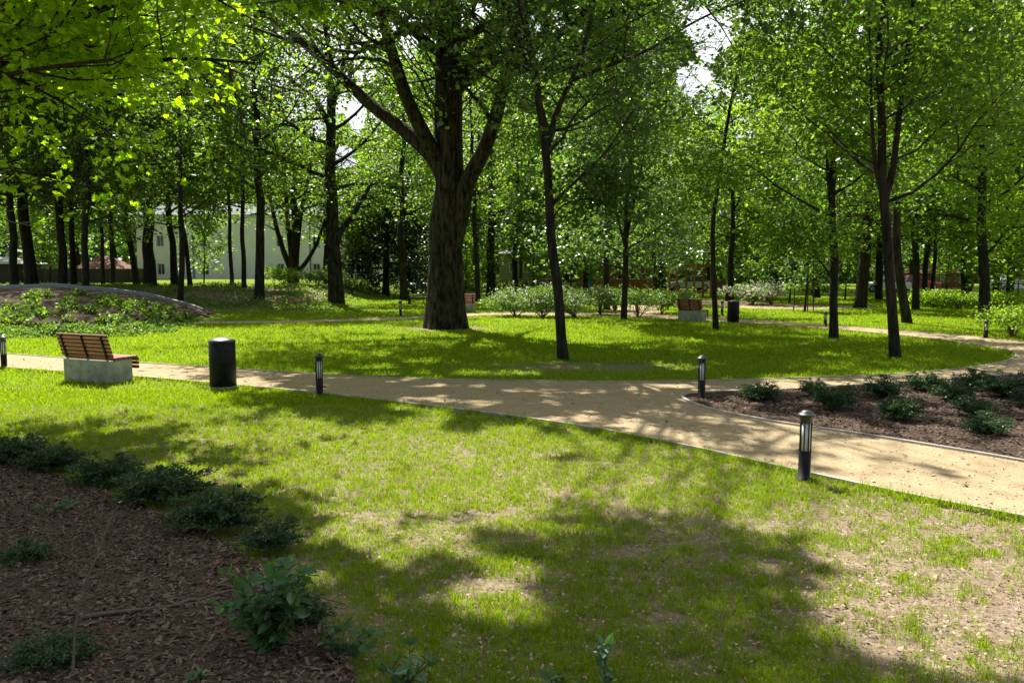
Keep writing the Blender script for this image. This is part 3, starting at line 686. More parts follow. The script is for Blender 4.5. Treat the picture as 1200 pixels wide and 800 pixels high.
LIMBS = {
 (344, 348): [([B(343, 318), B(334, 300), B(324, 268), B(316, 230), B(312, 190)], .24, .08, 4), ([B(343, 306), B(338, 270), B(335, 230), B(330, 180)], .22, .08, 4),
              ([B(346, 306), B(350, 270), B(354, 240), B(364, 200), B(368, 150)], .22, .08, 4), ([B(348, 320), B(360, 306), B(372, 285), B(380, 260), B(390, 230)], .18, .07, 4)],
 (394, 358): [([D8(391, 290), D8(400, 268), D8(412, 256), D8(420, 240, .5), D8(436, 215, 1)], .22, .1, 5), ([D8(387, 150), D8(372, 118), D8(350, 100, 1), D8(320, 80, 1)], .16, .07, 5), ([D8(388, 130), D8(398, 90), D8(410, 50), D8(424, 10)], .18, .08, 5)],
 (660, 421): [([E6(641, 172), E6(652, 130, .3), E6(672, 90, .5), E6(690, 40, .8), E6(700, -20, 1)], .075, .03, 7, .2), ([E6(646, 240), E6(672, 215, -.4), E6(710, 180, -.8), (E6(742, 130, -1))], .04, .015, 6, .2),
              ([E6(640, 150), E6(628, 100, -.3), E6(612, 60, -.6), E6(596, 20, -1)], .06, .02, 6, .2), ([E6(668, 95, .5), E6(710, 78, .3), E6(760, 60, 0), E6(805, 30, -.4), E6(850, 8, -.8), E6(905, -8, -1.2)], .045, .015, 9, .15), ([E6(645, 260), E6(660, 238), E6(690, 232), E6(720, 240)], .025, .01, 5, .2)],
 (1049, 419): [([Er(1036, 232), Er(1046, 205), Er(1052, 150), Er(1060, 90), Er(1068, 20), Er(1075, -60)], .09, .03, 8, .2), ([Er(1034, 225), Er(1026, 200), Er(1022, 150), Er(1020, 80), Er(1018, 10)], .06, .02, 6, .2)],
 (977, 396): [([E7(977, 255), E7(970, 210), E7(968, 150), E7(974, 80)], .07, .02, 5, .2), ([E7(977, 330), E7(962, 306), E7(940, 292), (E7(925, 270))], .035, .012, 5, .2)],
 (731, 374): [([Em(733, 285), Em(742, 240), Em(752, 200), Em(760, 130)], .07, .02, 5, .2), ([Em(733, 290), Em(722, 250), Em(716, 190)], .06, .02, 5, .2), ([Em(733, 300), Em(760, 290), Em(790, 262)], .04, .015, 5, .2), ([Em(733, 300), Em(708, 285), Em(680, 280)], .04, .015, 5, .2)],
}
for k, (nm, lab, u, v, w, H, cb, R, lm, top, Yd, kw) in enumerate(TB):
    y = Yd or gp(u, v)[1]
    kw = dict(kw); kw.setdefault('maxlev', 2 if y < 36 else 1); kw.setdefault('nc', 2 if y < 36 else 4)
    kw.setdefault('K', 3.6); kw.setdefault('prune', 1.0 if y < 34 else .45); kw.setdefault('nsides', 14 if y < 36 else 9)
    if y < 36: kw.setdefault('ncap', 90000); w *= .88
    if y > 36: cb *= .62 if u > 600 else .82
    T(nm, lab, u, v, w, H, cb, R, lm, top=top, Y=Yd, limbs=LIMBS.get((u, v), ()), seed=k+11, **kw)
# big maple, trunk outside the frame on the left, boughs reaching in
mp = np.array([-10.8, 12.6])
def mlimb(pts, r, r1=.02, n=9, t=.25): return ([(mp[0], mp[1], pts[0])]+pts[1:], r, r1, n, t)
r_, n_ = make_tree('maple_tree', 'near maple reaching in from the left edge with large sunlit yellow-green lobed leaves', [(mp[0], mp[1], 0), (mp[0]+.1, mp[1], 6)], .28, 8.2, 3.6, 5.2, 'leaf_maple',
  seed=3, size=.105, K=2.1, shape='maple', rise=.45, maxlev=2, sig=.40, up=.7, ncap=80000, shade=100, reach=11, zr=(4.0, 9.5), vis=320, tu=(-100, 620), tv=(470, 840), keep=lambda C: (C[:, 2] > 2.7),
  limbs=[mlimb([3.6, (-9, 12.2, 4.3), (-7.2, 11.6, 4.9), (-5.4, 11.2, 5.7), (-4.0, 11.2, 5.8)], .085, n=11),
         mlimb([4.2, (-9, 11.6, 5.2), (-7.0, 10.6, 5.9), (-5.2, 9.9, 6.2), (-3.4, 9.4, 6.4)], .085, n=11),
         mlimb([2.9, (-9.3, 12.3, 3.3), (-7.8, 12.0, 3.6), (-6.6, 11.4, 3.4)], .06, n=8),
         mlimb([5.2, (-9, 12.2, 6.6), (-6.0, 11.4, 7.8), (-3.0, 10.4, 8.6), (-.8, 9.6, 9.0)], .09, n=12),
         mlimb([4.8, (-9.2, 10.8, 6.2), (-7, 8.4, 7.2), (-4.6, 6.6, 7.8), (-2.4, 5.8, 8.2)], .09, n=12),
         mlimb([4.0, (-9.2, 13.2, 4.8), (-7.4, 13.4, 5.2), (-5.2, 13.0, 5.4), (-3.9, 12.6, 5.2)], .07, n=12),
         mlimb([3.4, (-9.4, 12.0, 3.9), (-8.0, 11.2, 4.3), (-6.4, 10.6, 4.6), (-5.0, 10.4, 4.7)], .06, n=12),
         mlimb([4.6, (-9.2, 12.8, 5.8), (-7.4, 12.4, 6.6), (-5.4, 12.0, 6.9), (-3.6, 11.6, 7.0)], .07, n=12)])
NL += n_
# dark conifer
T('yew_tree', 'dense dark evergreen with drooping branches left of the great oak, reaching near the ground', 452, 345, 9, 9.5, 1.2, 4.6, 'leaf_conifer', Y=62, seed=77, conic=True, K=8, maxlev=1, nl=26, nc=5, prune=0)
# second line of trees further off: crowns close the view
rb = np.random.RandomState(4); far = []
for k in range(34):
    y = [72, 84, 98][k % 3]+rb.rand()*8; u = -60+k*40+rb.normal()*9
    far.append((u, y))
for k, (u, y) in enumerate(far):
    if 140 < u < 430 and y < 108: y = 109+rb.rand()*8
    x = (u-600)/F*y; H = 19+rb.rand()*5
    if 770 < u < 880 or 375 < u < 440: H = 12+rb.rand()*2
    nb = 'at the left, near the white house' if u < 430 else ('in the middle distance behind the oak and flowering shrubs' if u < 800 else 'at the right, behind the parked cars and red building')
    r_, n_ = make_tree('park_tree', 'tall background tree '+nb, [(x, y, 0), (x+rb.normal()*.5, y, 9)], .2+.14*rb.rand(), H, 2.2+rb.rand()*1.5, 6.2+rb.rand(), ['leaf_mid', 'leaf_dark', 'leaf_mid', 'leaf_bright'][k % 4],
        seed=200+k, K=3.4, maxlev=1, nc=4, prune=.1, group='background trees '+('left' if u < 430 else 'middle' if u < 800 else 'right'), nsides=8)
    NL += n_
print('SHADE leaves', NL, 'trees', time.time()-t0)
for k, (u, y, H, R, lm, lab) in enumerate([
  (545, 62, 7, 2.4, 'leaf_bright', 'young leafy tree beyond the lawn directly behind the great oak'),
  (624, 66, 8, 2.6, 'leaf_mid', 'low leafy young tree left of the leaning front trunk, in front of the grey-blue building'),
  (668, 56, 7, 2.3, 'leaf_bright', 'bright low-branched young tree right of the leaning front trunk'),
  (765, 50, 7.5, 2.4, 'leaf_grey', 'silvery young tree left of the orange-brown play structure'),
  (872, 58, 7, 2.5, 'leaf_bright', 'low young tree above the white-flowered shrubs'),
  (925, 50, 7.5, 2.6, 'leaf_mid', 'dense young tree left of the staked sapling with leaves almost to the grass'),
  (990, 56, 7, 2.4, 'leaf_bright', 'light green young tree behind the straight slim tree'),
  (1108, 60, 6.5, 2.4, 'leaf_mid', 'leafy young tree in front of the red building'),
  (1180, 48, 6.5, 2.4, 'leaf_bright', 'bright young tree with hanging low leaves right of the sturdy tree'),
  (1210, 42, 6.5, 2.4, 'leaf_bright', 'bright young tree cut by the right edge beyond the yellow-green shrub'),
  (240, 66, 8, 2.4, 'leaf_mid', 'small leafy tree in front of the white house, left of its second downpipe'),
  (412, 60, 7, 2.2, 'leaf_bright', 'small light green tree between the white house and the dark evergreen'),
  (505, 72, 8, 2.8, 'leaf_bright', 'sunlit small tree right of the dark evergreen'),
  (60, 60, 7, 2.6, 'leaf_mid', 'small bushy tree behind the mound near the left edge')]):
    x = (u-600)/F*y
    r_, n_ = make_tree('young_tree', lab, [(x, y, 0), (x+.1, y, 3)], .06, H, 1.0, R, lm, seed=400+k, K=4.2, maxlev=1, nc=4, prune=.2, nsides=7, rise=.7); NL += n_
# far-off wood that closes the view
rw = np.random.RandomState(9)
n = 60000; xs = rw.rand(n)*300-150; ys = 128+rw.rand(n)*22+.02*abs(xs); 
top = 17+9*fbm(xs*.06, ys*0+3, 3); zs = .3+rw.rand(n)**.9*top
gap = fbm(xs*.12+5, zs*.16, 3); k = (gap > .33) | (zs < 5); C = np.column_stack([xs, ys, zs])[k]
n2_ = 24000; C2 = np.column_stack([rw.rand(n2_)*300-150, 116+rw.rand(n2_)*12, rw.rand(n2_)**1.3*(5+3*vn(np.arange(n2_)*.1, 0))]); C = np.concatenate([C, C2]); C = C[~skygap(C)]
V, FL = leaf_cards(C, 1.1, rw, wid=.8, up=.4)
tag(link('distant_wood', npmesh('distant_wood', V, FL), M['leaf_dark']), 'far-off belt of dark woodland seen between the trunks', 'woodland', kind='stuff')

# ------------------------------------------------------------ shrubs
def shrub_mesh(seed, rx, ry, h, n, size, shape='rhomb', stems=18, up=.6, wid=.6, droop=0, hollow=.5, sig=.1, lobes=7):
    rng = np.random.RandomState(seed)
    lc = rng.normal(size=(lobes, 3))*[rx*.5, ry*.5, 0]; lc[:, 2] = h*(.42+.25*rng.rand(lobes)); lc[0, :2] = 0
    lr = .42+.3*rng.rand(lobes)
    i = rng.randint(0, lobes, n); d = rng.normal(size=(n, 3)); d /= np.linalg.norm(d, axis=1)[:, None]; d[:, 2] = np.where(d[:, 2] < -.3, -d[:, 2], d[:, 2])
    rr = (hollow+(1-hollow)*rng.rand(n)**.6)[:, None]
    C = lc[i]+d*rr*np.array([rx, ry, h*.62])*lr[i][:, None]+rng.normal(size=(n, 3))*sig*h
    C = C[C[:, 2] > .03]
    V, FL = leaf_cards(C, size, rng, up=up, wid=wid, shape=shape, droop=droop)
    mb = MB()
    for k in range(stems):
        a = rng.rand()*2*pi; e = lc[rng.randint(lobes)]+d[k]*[rx*.3, ry*.3, h*.3]
        mb.tube([(0.03*cos(a), .03*sin(a), -.03), (e[0]*.4, e[1]*.4, e[2]*.55), tuple(e)], [.012*h+.004, .008*h+.003, .003], 5)
    return V, FL, mb, C
def shrub(name, label, x, y, rx, ry, h, n, size, lm, seed, flowers=0, cat='shrub', group=None, **kw):
    V, FL, mb, C = shrub_mesh(seed, rx, ry, h, n, size, **kw)
    r = empty(name, (x, y, tz(x, y))); tag(r, label, cat, group)
    mats = [M[lm]]; mi = np.zeros(len(FL[0]), int)
    if flowers:
        rng = np.random.RandomState(seed+1); k = rng.choice(len(C), flowers); nn = C[k]/np.array([rx, ry, h]); nn /= np.linalg.norm(nn, axis=1)[:, None]+1e-6
        Vf, Ff = leaf_cards(np.repeat(C[k]+nn*.05, 4, 0)+rng.normal(size=(flowers*4, 3))*.02, size*.9, rng, wid=.9, up=.3)
        FL = [np.concatenate([FL[0], Ff[0]+len(V)])]; V = np.concatenate([V, Vf]); mats.append(M['petal']); mi = np.concatenate([mi, np.ones(len(Ff[0]), int)])
    link('foliage', npmesh('foliage', V, FL, mi=mi), mats, r); mb.build('stems', M['twig'], r)
    return r
def juniper_proto(seed, rx=.42, h=.34, nb=95, nper=95):
    rng = np.random.RandomState(seed); Cs = []; Ds = []; mb = MB()
    for k in range(nb):
        a = rng.rand()*2*pi; L = rx*(.45+.75*rng.rand()); el = .25+.9*rng.rand()**1.2
        t = np.linspace(0, 1, 7); hh = h*(.35+.8*rng.rand())
        P = np.column_stack([cos(a)*L*t, sin(a)*L*t, .03+hh*np.sin(t*pi*.62)*el/1.0])
        if k % 2 == 0: mb.tube(P, np.linspace(.006, .002, 7), 4)
        tt = .15+.85*rng.rand(nper); i = np.minimum((tt*6).astype(int), 5); q = P[i]+(P[i+1]-P[i])*(tt*6-i)[:, None]
        dd = P[i+1]-P[i]; dd /= np.linalg.norm(dd, axis=1)[:, None]
        sd = rng.normal(size=(nper, 3)); sd[:, 2] = abs(sd[:, 2])*.6
        off = rng.rand(nper)[:, None]*.055
        Cs.append(q+sd*off*.6); Ds.append(dd*1.1+sd*.6)
    C = np.concatenate(Cs); D = np.concatenate(Ds); V, FL = leaf_cards(C, .048, rng, wid=.36, up=.5, dirs=D)
    return npmesh('foliage', V, FL), mb
JP = []
for s_ in range(4):
    me_, mb_ = juniper_proto(40+s_, .45, .36)
    me_.materials.append(M['juniper']); st_ = mb_.build('stems', M['twig']); sm_ = st_.data; bpy.data.objects.remove(st_); JP.append((me_, sm_))
def juniper(label, x, y, s, k, rz=0, sz=1.0, group=None):
    r = empty('juniper_shrub', (x, y, tz(x, y)+.02), rz); r.scale = (s, s, s*sz); tag(r, label, 'juniper', group)
    for nm, me_ in zip(('foliage', 'stems'), JP[k % 4]):
        o = bpy.data.objects.new(nm, me_); COL.objects.link(o); o.parent = r
# right bed
for k, (u, v, w, hz, lab) in enumerate([
  (895, 471, 52, .75, 'low flat juniper nearest the pointed tip of the right bark bed'),
  (958, 466, 34, 1.1, 'small juniper just behind a bigger one, left part of the right bark bed'),
  (984, 483, 52, 1.1, 'round juniper just right of the nearest path light in the right bark bed'),
  (1040, 468, 48, 1.0, 'juniper at the back of the right bark bed, left of its middle'),
  (1063, 496, 50, 1.15, 'rounded dark juniper in the front middle of the right bark bed'),
  (1092, 460, 50, .8, 'low juniper along the back edge of the right bark bed by the path'),
  (1124, 472, 48, .9, 'juniper in the centre of the right bark bed behind the bright green one'),
  (1150, 458, 48, .9, 'low juniper in the far corner of the right bark bed'),
  (1188, 468, 56, 1.0, 'juniper at the right edge of the photo, back of the bark bed'),
  (1150, 491, 50, .9, 'dark juniper just behind and left of the bright green one'),
  (1166, 512, 56, .8, 'bright green juniper lit by the sun at the front right of the bark bed'),
  (1230, 480, 60, 1.0, 'juniper cut by the right edge of the photo')]):
    g = gp(u, v); s = w/F*g[1]/.9*1.0; juniper(lab, g[0], g[1]+.2, s, k, k*1.7, hz)
# left bed edge
for k, (u, v, w, hz, lab) in enumerate([
  (8, 548, 90, .9, 'dark juniper in deep shade at the left edge, top of the left bark bed'),
  (52, 556, 90, .8, 'second dark juniper from the left edge along the left bark bed'),
  (118, 572, 95, .8, 'third dark juniper along the edge of the left bark bed'),
  (182, 594, 125, .8, 'wide spreading juniper in the middle of the left bark bed edge'),
  (245, 628, 130, .8, 'dark juniper just up-left of the broad-leaved foreground shrub'),
  (312, 652, 90, .8, 'smallest dark juniper in the grass edge behind the broad-leaved foreground shrub'),
  (15, 670, 80, .7, 'faint low juniper at the left edge in the middle of the left bark bed'),
  (40, 796, 120, .6, 'low spreading evergreen at the bottom left corner'),
  (345, 745, 95, .8, 'fine-needled evergreen at the foot of the broad-leaved foreground shrub')]):
    g = gp(u, v); s = w/F*g[1]/.9*.86; juniper(lab, g[0], g[1]+.15, s, k+1, k*2.1, hz)
# broad-leaved foreground shrub and seedlings
def leafy_plant(name, label, u, v, h, spread, nst, size, nleaf, seed, lean=0):
    g = gp(u, v); rng = np.random.RandomState(seed); mb = MB(); Cs = []; Ds = []
    for k in range(nst):
        a = rng.rand()*2*pi; L = spread*(.2+.8*rng.rand()); hh = h*(.55+.45*rng.rand())
        t = np.linspace(0, 1, 6); P = np.column_stack([cos(a)*L*t**1.3+lean*t, sin(a)*L*t**1.3, -.02+hh*t])
        mb.tube(P, np.linspace(.006, .002, 6), 5)
        for j in range(nleaf):
            tt = .2+.8*(j+.5)/nleaf; i = min(int(tt*5), 4); q = P[i]+(P[i+1]-P[i])*(tt*5-i)
            for sgn in (0, pi):
                b = j*1.6+sgn+k; Cs.append(q); Ds.append((cos(b), sin(b), .35))
        for b in (0, 2.1, 4.2): Cs.append(P[-1]); Ds.append((cos(b+k), sin(b+k), .7))
    C = np.array(Cs); D = np.array(Ds)*1.6; V, FL = leaf_cards(C, size*(.65+.6*rng.rand(len(C))), rng, shape='oval', wid=.55, up=1.0, dirs=D)
    r = empty(name, (g[0], g[1], .02)); tag(r, label, 'plant')
    link('foliage', npmesh('foliage', V, FL), M['leaf_glossy'], r); mb.build('stems', M['twig'], r)
leafy_plant('leafy_shrub', 'broad-leaved fresh green shrub in the foreground at the edge of the left bark bed', 318, 768, .50, .27, 34, .085, 7, 61)
leafy_plant('seedling', 'leafy seedling low in the grass just right of the broad-leaved shrub', 400, 772, .16, .22, 7, .07, 3, 62)
leafy_plant('seedling', 'small blue-green seedling at the bottom edge left of centre', 478, 806, .2, .22, 8, .065, 3, 63)
leafy_plant('seedling', 'single-stemmed seedling with round leaves at the bottom edge right of centre', 712, 822, .34, .06, 3, .065, 5, 64)
leafy_plant('seedling', 'tiny seedling in the bark chips below the broad-leaved shrub', 232, 806, .1, .08, 3, .05, 2, 65)
leafy_plant('seedling', 'narrow seedling poking up at the bottom edge beside the round-leaved one', 655, 822, .12, .16, 6, .06, 3, 66)
leafy_plant('seedling', 'pale seedling in the shadowed bark near the third juniper', 66, 606, .12, .16, 5, .05, 3, 67)
# dry twigs
mb = MB(); g = gp(84, 800); 
pp = [at(84, 812, g[1]), at(88, 740, g[1]+.05), at(97, 690, g[1]+.1), at(118, 640, g[1]+.2), at(130, 606, g[1]+.25), at(146, 598, g[1]+.3)]
mb.tube(pp, [.008, .007, .006, .005, .004, .002], 6); mb.tube([pp[2], pp[2]+[.10, .02, .10]], [.004, .002], 5); mb.tube([pp[3], pp[3]+[-.07, .02, .11]], [.004, .002], 5)
tag(mb.build('dry_stem', M['twig']), 'bare dry brown stem standing in the bark bed at lower left', 'stem')
for k, (u, v, L, a, lab) in enumerate([(95, 735, .75, .35, 'long fallen stick lying in the bark chips at lower left'), (205, 720, .45, .8, 'short fallen stick in the bark chips left of the broad-leaved shrub'), (355, 705, .35, -.5, 'thin reddish fallen twig beside the broad-leaved shrub'), (1145, 538-22, .3, .1, 'thin dark twig lying on the sandy path at far right')]):
    g = gp(u, v); mb = MB(); n = 6; t = np.linspace(0, 1, n); rng = np.random.RandomState(k)
    mb.tube(np.column_stack([cos(a)*L*t, sin(a)*L*t, .045+rng.rand(n)*.03]), np.linspace(.014, .005, n)*(1 if k < 2 else .5), 6)
    o = mb.build('fallen_twig', M['twig']); o.location = (g[0], g[1], 0); tag(o, lab, 'twig')
# flowering shrubs in the middle
for k, (u, v, w, h, fl, lm, lab) in enumerate([
  (604, 372, 46, .85, 40, 'leaf_shrub', 'leftmost low flowering shrub beside the path end in the middle'),
  (636, 372, 52, 1.35, 150, 'leaf_shrub', 'white and pink flowering shrub left of the leaning front tree'),
  (676, 373, 50, 1.1, 110, 'leaf_shrub', 'flowering shrub just right of the leaning front trunk'),
  (704, 369, 40, 1.15, 60, 'leaf_shrub', 'flowering shrub at the foot of the slim trunk left of the silvery young tree'),
  (722, 365, 40, 1.2, 40, 'leaf_shrub', 'green shrub behind the trunk of the silvery young tree'),
  (750, 372, 46, 1.1, 10, 'leaf_shrub', 'green rounded shrub right of the silvery young tree'),
  (777, 368, 38, 1.05, 8, 'leaf_shrub', 'rightmost shrub of the middle row, left of the second bench'),
  (885, 358, 42, 1.1, 260, 'leaf_shrub', 'shrub covered in white flowers right of the far bins'),
  (908, 358, 40, 1.3, 260, 'leaf_shrub', 'shrub covered in white flowers, left of the young staked tree'),
  (1198, 396, 62, .95, 20, 'leaf_bright', 'bright yellow-green shrub at the right edge by the path light'),
  (1240, 404, 70, 1.0, 20, 'leaf_bright', 'yellow-green shrub cut off by the right edge'),
  (1100, 360, 46, .9, 0, 'leaf_bright', 'light green bush on the right lawn before the red building'),
  (1130, 362, 50, .8, 0, 'leaf_bright', 'light green bush left of the sturdy right-hand tree'),
  (1175, 362, 46, .8, 0, 'leaf_bright', 'light green bush right of the sturdy right-hand tree'),
  (330, 351, 40, 1.2, 0, 'leaf_bright', 'light green bush at the foot of the vase-shaped tree'),
  (372, 352, 44, 1.0, 0, 'leaf_shrub', 'green bush between the vase-shaped tree and the stout forking one'),
  (410, 352, 26, 1.0, 20, 'leaf_shrub', 'small pinkish bush right of the stout forking tree'),
  (540, 343, 40, .9, 10, 'leaf_shrub', 'low bush beyond the lawn half behind the great oak'),
  (500, 342, 36, .9, 0, 'leaf_bright', 'low light bush beyond the lawn left of the great oak'),
  (590, 342, 40, 1.0, 0, 'leaf_shrub', 'low bush in front of the brick wall right of the great oak'),
  (655, 342, 50, 1.0, 0, 'leaf_shrub', 'low bush in front of the brick wall behind the flowering shrubs'),
  (955, 346, 50, .9, 0, 'leaf_bright', 'light green bush behind the young staked tree')]):
    g = gp(u, v); rx = w/F*g[1]*.62
    shrub('flowering_shrub' if fl > 30 else 'shrub', lab, g[0], g[1]+.5, rx, min(rx, 1.1), h, int(3600 if g[1] < 45 else 2000), max(.08, .0026*g[1]), lm, 300+k, flowers=fl, lobes=10)
# low ground cover on and before the mound
rg = np.random.RandomState(12)
C = []
for (u, v, rx, ry, n, hh) in [(20, 392, 2.4, .8, 4000, .28), (80, 393, 2.4, .7, 5000, .34), (130, 389, 2.2, .7, 5000, .32), (170, 383, 1.8, .7, 2000, .2), (-30, 394, 3, .9, 4000, .3)]:
    g = gp(u, v); a = rg.rand(n)*2*pi; r = np.sqrt(rg.rand(n)); x = g[0]+rx*r*np.cos(a); y = g[1]+ry*r*np.sin(a)
    z = terrain(x, y)+rg.rand(n)*hh*(1-r*r)*(.3+1.2*vn(x*2.2, y*2.2)); C.append(np.column_stack([x, y, z]))
C = np.concatenate(C); V, FL = leaf_cards(C, .11, rg, wid=.6, up=.5)
tag(link('ground_cover', npmesh('ground_cover', V, FL), M['leaf_shrub']), 'pale green ground cover in front of the bark-covered mound', 'ground cover', kind='stuff')
k = 0
for j in range(60):
    a = rg.rand()*2*pi; r = .25+.7*rg.rand()**.5; x = -19.5+7*r*cos(a); y = 33+5.5*r*sin(a)
    if y > 33.5: continue
    k += 1
C = []
for j in range(130):
    a = rg.rand()*2*pi; r = .25+.72*rg.rand()**.5; x = -19.5+7*r*cos(a); y = 32.6-5.4*r*abs(sin(a)); n = 110; s_ = .16+.16*rg.rand()
    q = rg.normal(size=(n, 2))*s_*[1, .7]; xx = x+q[:, 0]; yy = y+q[:, 1]; C.append(np.column_stack([xx, yy, terrain(xx, yy)+rg.rand(n)*.32*np.exp(-(q**2).sum(1)/s_**2)]))
for j in range(150):
    x = -34+rg.rand()*24; y = 41+rg.rand()*12; n = 170; s_ = .4+.6*rg.rand(); q = rg.normal(size=(n, 2))*s_; xx = x+q[:, 0]; yy = y+q[:, 1]
    C.append(np.column_stack([xx, yy, terrain(xx, yy)+rg.rand(n)*.35*np.exp(-(q**2).sum(1)/s_**2)]))
C = np.concatenate(C); V, FL = leaf_cards(C, .13, rg, wid=.55, up=.5)
tag(link('ground_cover', npmesh('ground_cover', V, FL), M['leaf_mid']), 'tufts of dark green ground cover on the mound and the wooded slope', 'ground cover', kind='stuff')
# mulch skin of the mound
mxs = np.arange(-27, -11.8, .25); mys = np.arange(27.2, 40.2, .25); MX, MY = np.meshgrid(mxs, mys); r2 = ((MX+19.5)/7.2)**2+((MY-33.5)/6.2)**2
MZ = terrain(MX, MY)+.05; ins = (r2 < .95).ravel(); nb = len(mxs); i = (np.arange(len(mys)-1)[:, None]*nb+np.arange(nb-1)[None])
Q = np.stack([i, i+1, i+nb+1, i+nb], -1).reshape(-1, 4); Q = Q[ins[Q].all(1)]
tag(link('mulch_bed', npmesh('mulch_bed', np.column_stack([MX.ravel(), MY.ravel(), MZ.ravel()]), [Q], True), M['mulch']), kind='structure')
# curved steel edging over the mound
t = np.linspace(0, 1, 40); ex = -30+t*(16.9); ey = 33.2+1.2*sst(.5, 1, t)
ez = terrain(ex, ey)+.17-.08*sst(.85, 1, t); ez[-1] -= .02
hh = .13; th = .09
V = np.concatenate([np.column_stack([ex, ey-th, ez-hh]), np.column_stack([ex, ey-th, ez+.03]), np.column_stack([ex, ey+th, ez+.03]), np.column_stack([ex, ey+th, ez-hh])]); n = 40; k = np.arange(n-1)
Q = np.concatenate([np.stack([a*n+k, a*n+k+1, b*n+k+1, b*n+k], 1) for a, b in ((0, 1), (1, 2), (2, 3), (3, 0))]+[np.array([[0, n, 2*n, 3*n], [n-1, 4*n-1, 3*n-1, 2*n-1]])])
tag(link('curved_edging', npmesh('curved_edging', V, [Q]), M['steel']), 'long curved grey steel edging arching over the bark mound', 'edging')

# ------------------------------------------------------------ park furniture
def bench():
    r = empty('park_bench', (0, 0, 0))
    mb = MB(); mb.box((0, 0, .20), (1.22, .46, .44), bev=.012); mb.build('concrete_base', M['concrete'], r)
    mb = MB()
    for k in range(5): mb.box((0, -.13+k*.105, .448), (1.26, .09, .045), bev=.006)
    for k in range(3): mb.box((0, .345, .405-k*.075), (1.26, .045, .058), bev=.006)
    mb.build('seat', M['wood'], r)
    a = R_(17); rot = [[1, 0, 0], [0, cos(a), -sin(a)*-1*-1], [0, sin(a), cos(a)]]
    rot = np.array([[1, 0, 0], [0, cos(a), -sin(a)], [0, sin(a), cos(a)]])
    mb = MB()
    for k in range(6):
        z = .05+k*.076; c = np.array([0, -.20, .46])+rot@np.array([0, 0, z]); mb.box(c, (1.26, .034, .067), rot, bev=.006)
    mb.build('backrest', M['wood'], r)
    for x in (-.50, 0.02, .50):
        mb = MB(); c = np.array([x, -.20, .46])+rot@np.array([0, -.028, .22]); mb.box(c, (.045, .02, .46), rot, bev=.003)
        mb.box((x, -.06, .424), (.045, .34, .012))
        mb.build('back_strap', M['black_paint'], r)
    return r
b0 = bench()
pL = gp(75, 445); pR = gp(132, 449.5); dv = pR-pL; ang = math.atan2(dv[1], dv[0]); mid = (pL+pR)/2+np.array([-sin(ang), cos(ang)])*.23
b0.location = (*mid, 0); b0.rotation_euler = (0, 0, ang); s_ = np.linalg.norm(dv)/1.22; b0.scale = (s_, 1, 1)
tag(b0, 'near bench with reddish slatted wood and pale concrete block base, left beside the path', 'bench')
def bcopy(u, v, rz, lab, s=1.0):
    g = gp(u, v); c = copy_tree(b0); c.location = (*g, 0); c.rotation_euler = (0, 0, rz); c.scale = (s, 1, 1); tag(c, lab, 'bench')
bcopy(811, 376, R_(-38), 'farther bench of wood on a concrete block beside the black bin on the right path', .85)
bcopy(541, 366, R_(12), 'reddish bench half hidden behind the foot of the great oak', 1.0)
bcopy(592, 345, R_(-5), 'distant reddish bench in front of the brick wall, right of the oak', 1.1)
# picnic seat
r = empty('picnic_seat', (*gp(492, 357), 0)); tag(r, 'small dark metal and wood seat on the lawn left of the great oak', 'bench')
mb = MB(); mb.box((0.1, 0, .42), (1.5, .4, .05), bev=.005); mb.build('seat', M['dark_timber'], r)
for x in (-.58, .78): mb = MB(); mb.box((x, 0, .2), (.06, .34, .42)); mb.build('leg', M['black_paint'], r)
mb = MB(); mb.box((-.66, 0, .45), (.06, .06, .9)); mb.build('post', M['black_paint'], r)
def bin_():
    r = empty('litter_bin', (0, 0, 0))
    mb = MB(); mb.lathe([(.215, -.02), (.215, .03), (.228, .035), (.228, .80), (.224, .805)], n=40); mb.build('body', M['black_paint'], r)
    mb = MB(); mb.lathe([(.226, .806), (.236, .812), (.236, .828), (.20, .852), (.13, .876), (.05, .887), (.001, .889)], n=40, cap=False); mb.build('lid', M['lid_paint'], r)
    mb = MB(); mb.lathe([(.27, -.02), (.27, .018), (.23, .019)], n=32); mb.build('footing', M['concrete'], r)
    return r
bn = bin_(); g = gp(257, 455); bn.location = (g[0], g[1]+.2, 0); tag(bn, 'near black cylindrical litter bin with domed lid on the grass right of the near bench', 'litter bin')
for u, v, lab in ((859, 378, 'black cylindrical litter bin right of the farther bench'), (854, 353, 'distant black litter bin directly behind the farther one, against a dark trunk'), (418, 346, 'distant black litter bin before the white house, left of the evergreen')):
    g = gp(u, v); c = copy_tree(bn); c.location = (*g, 0); tag(c, lab, 'litter bin')
def bollard():
    r = empty('path_light', (0, 0, 0)); H = .70
    mb = MB(); mb.lathe([(.085, -.01), (.085, .012), (.060, .014), (.060, .285), (.058, .29)], n=28); mb.build('post', M['black_paint'], r)
    mb = MB(); mb.lathe([(.047, .285), (.047, .575)], n=24); mb.build('diffuser', M['diffuser'], r)
    for k in range(8):
        mb = MB(); a = k*pi/4+.2; rot = np.array([[cos(a), -sin(a), 0], [sin(a), cos(a), 0], [0, 0, 1]]); mb.box((cos(a)*.054, sin(a)*.054, .431), (.010, .010, .290), rot)
        mb.build('bar', M['black_paint'], r)
    mb = MB(); mb.lathe([(.060, .573), (.060, .625), (.066, .63), (.066, .640), (.088, .643), (.088, .655), (.070, .668), (.060, .670), (.056, .684), (.030, .698), (.001, .702)], n=28, cap=False); mb.build('cap', M['lid_paint'], r)
    return r
bo = bollard()
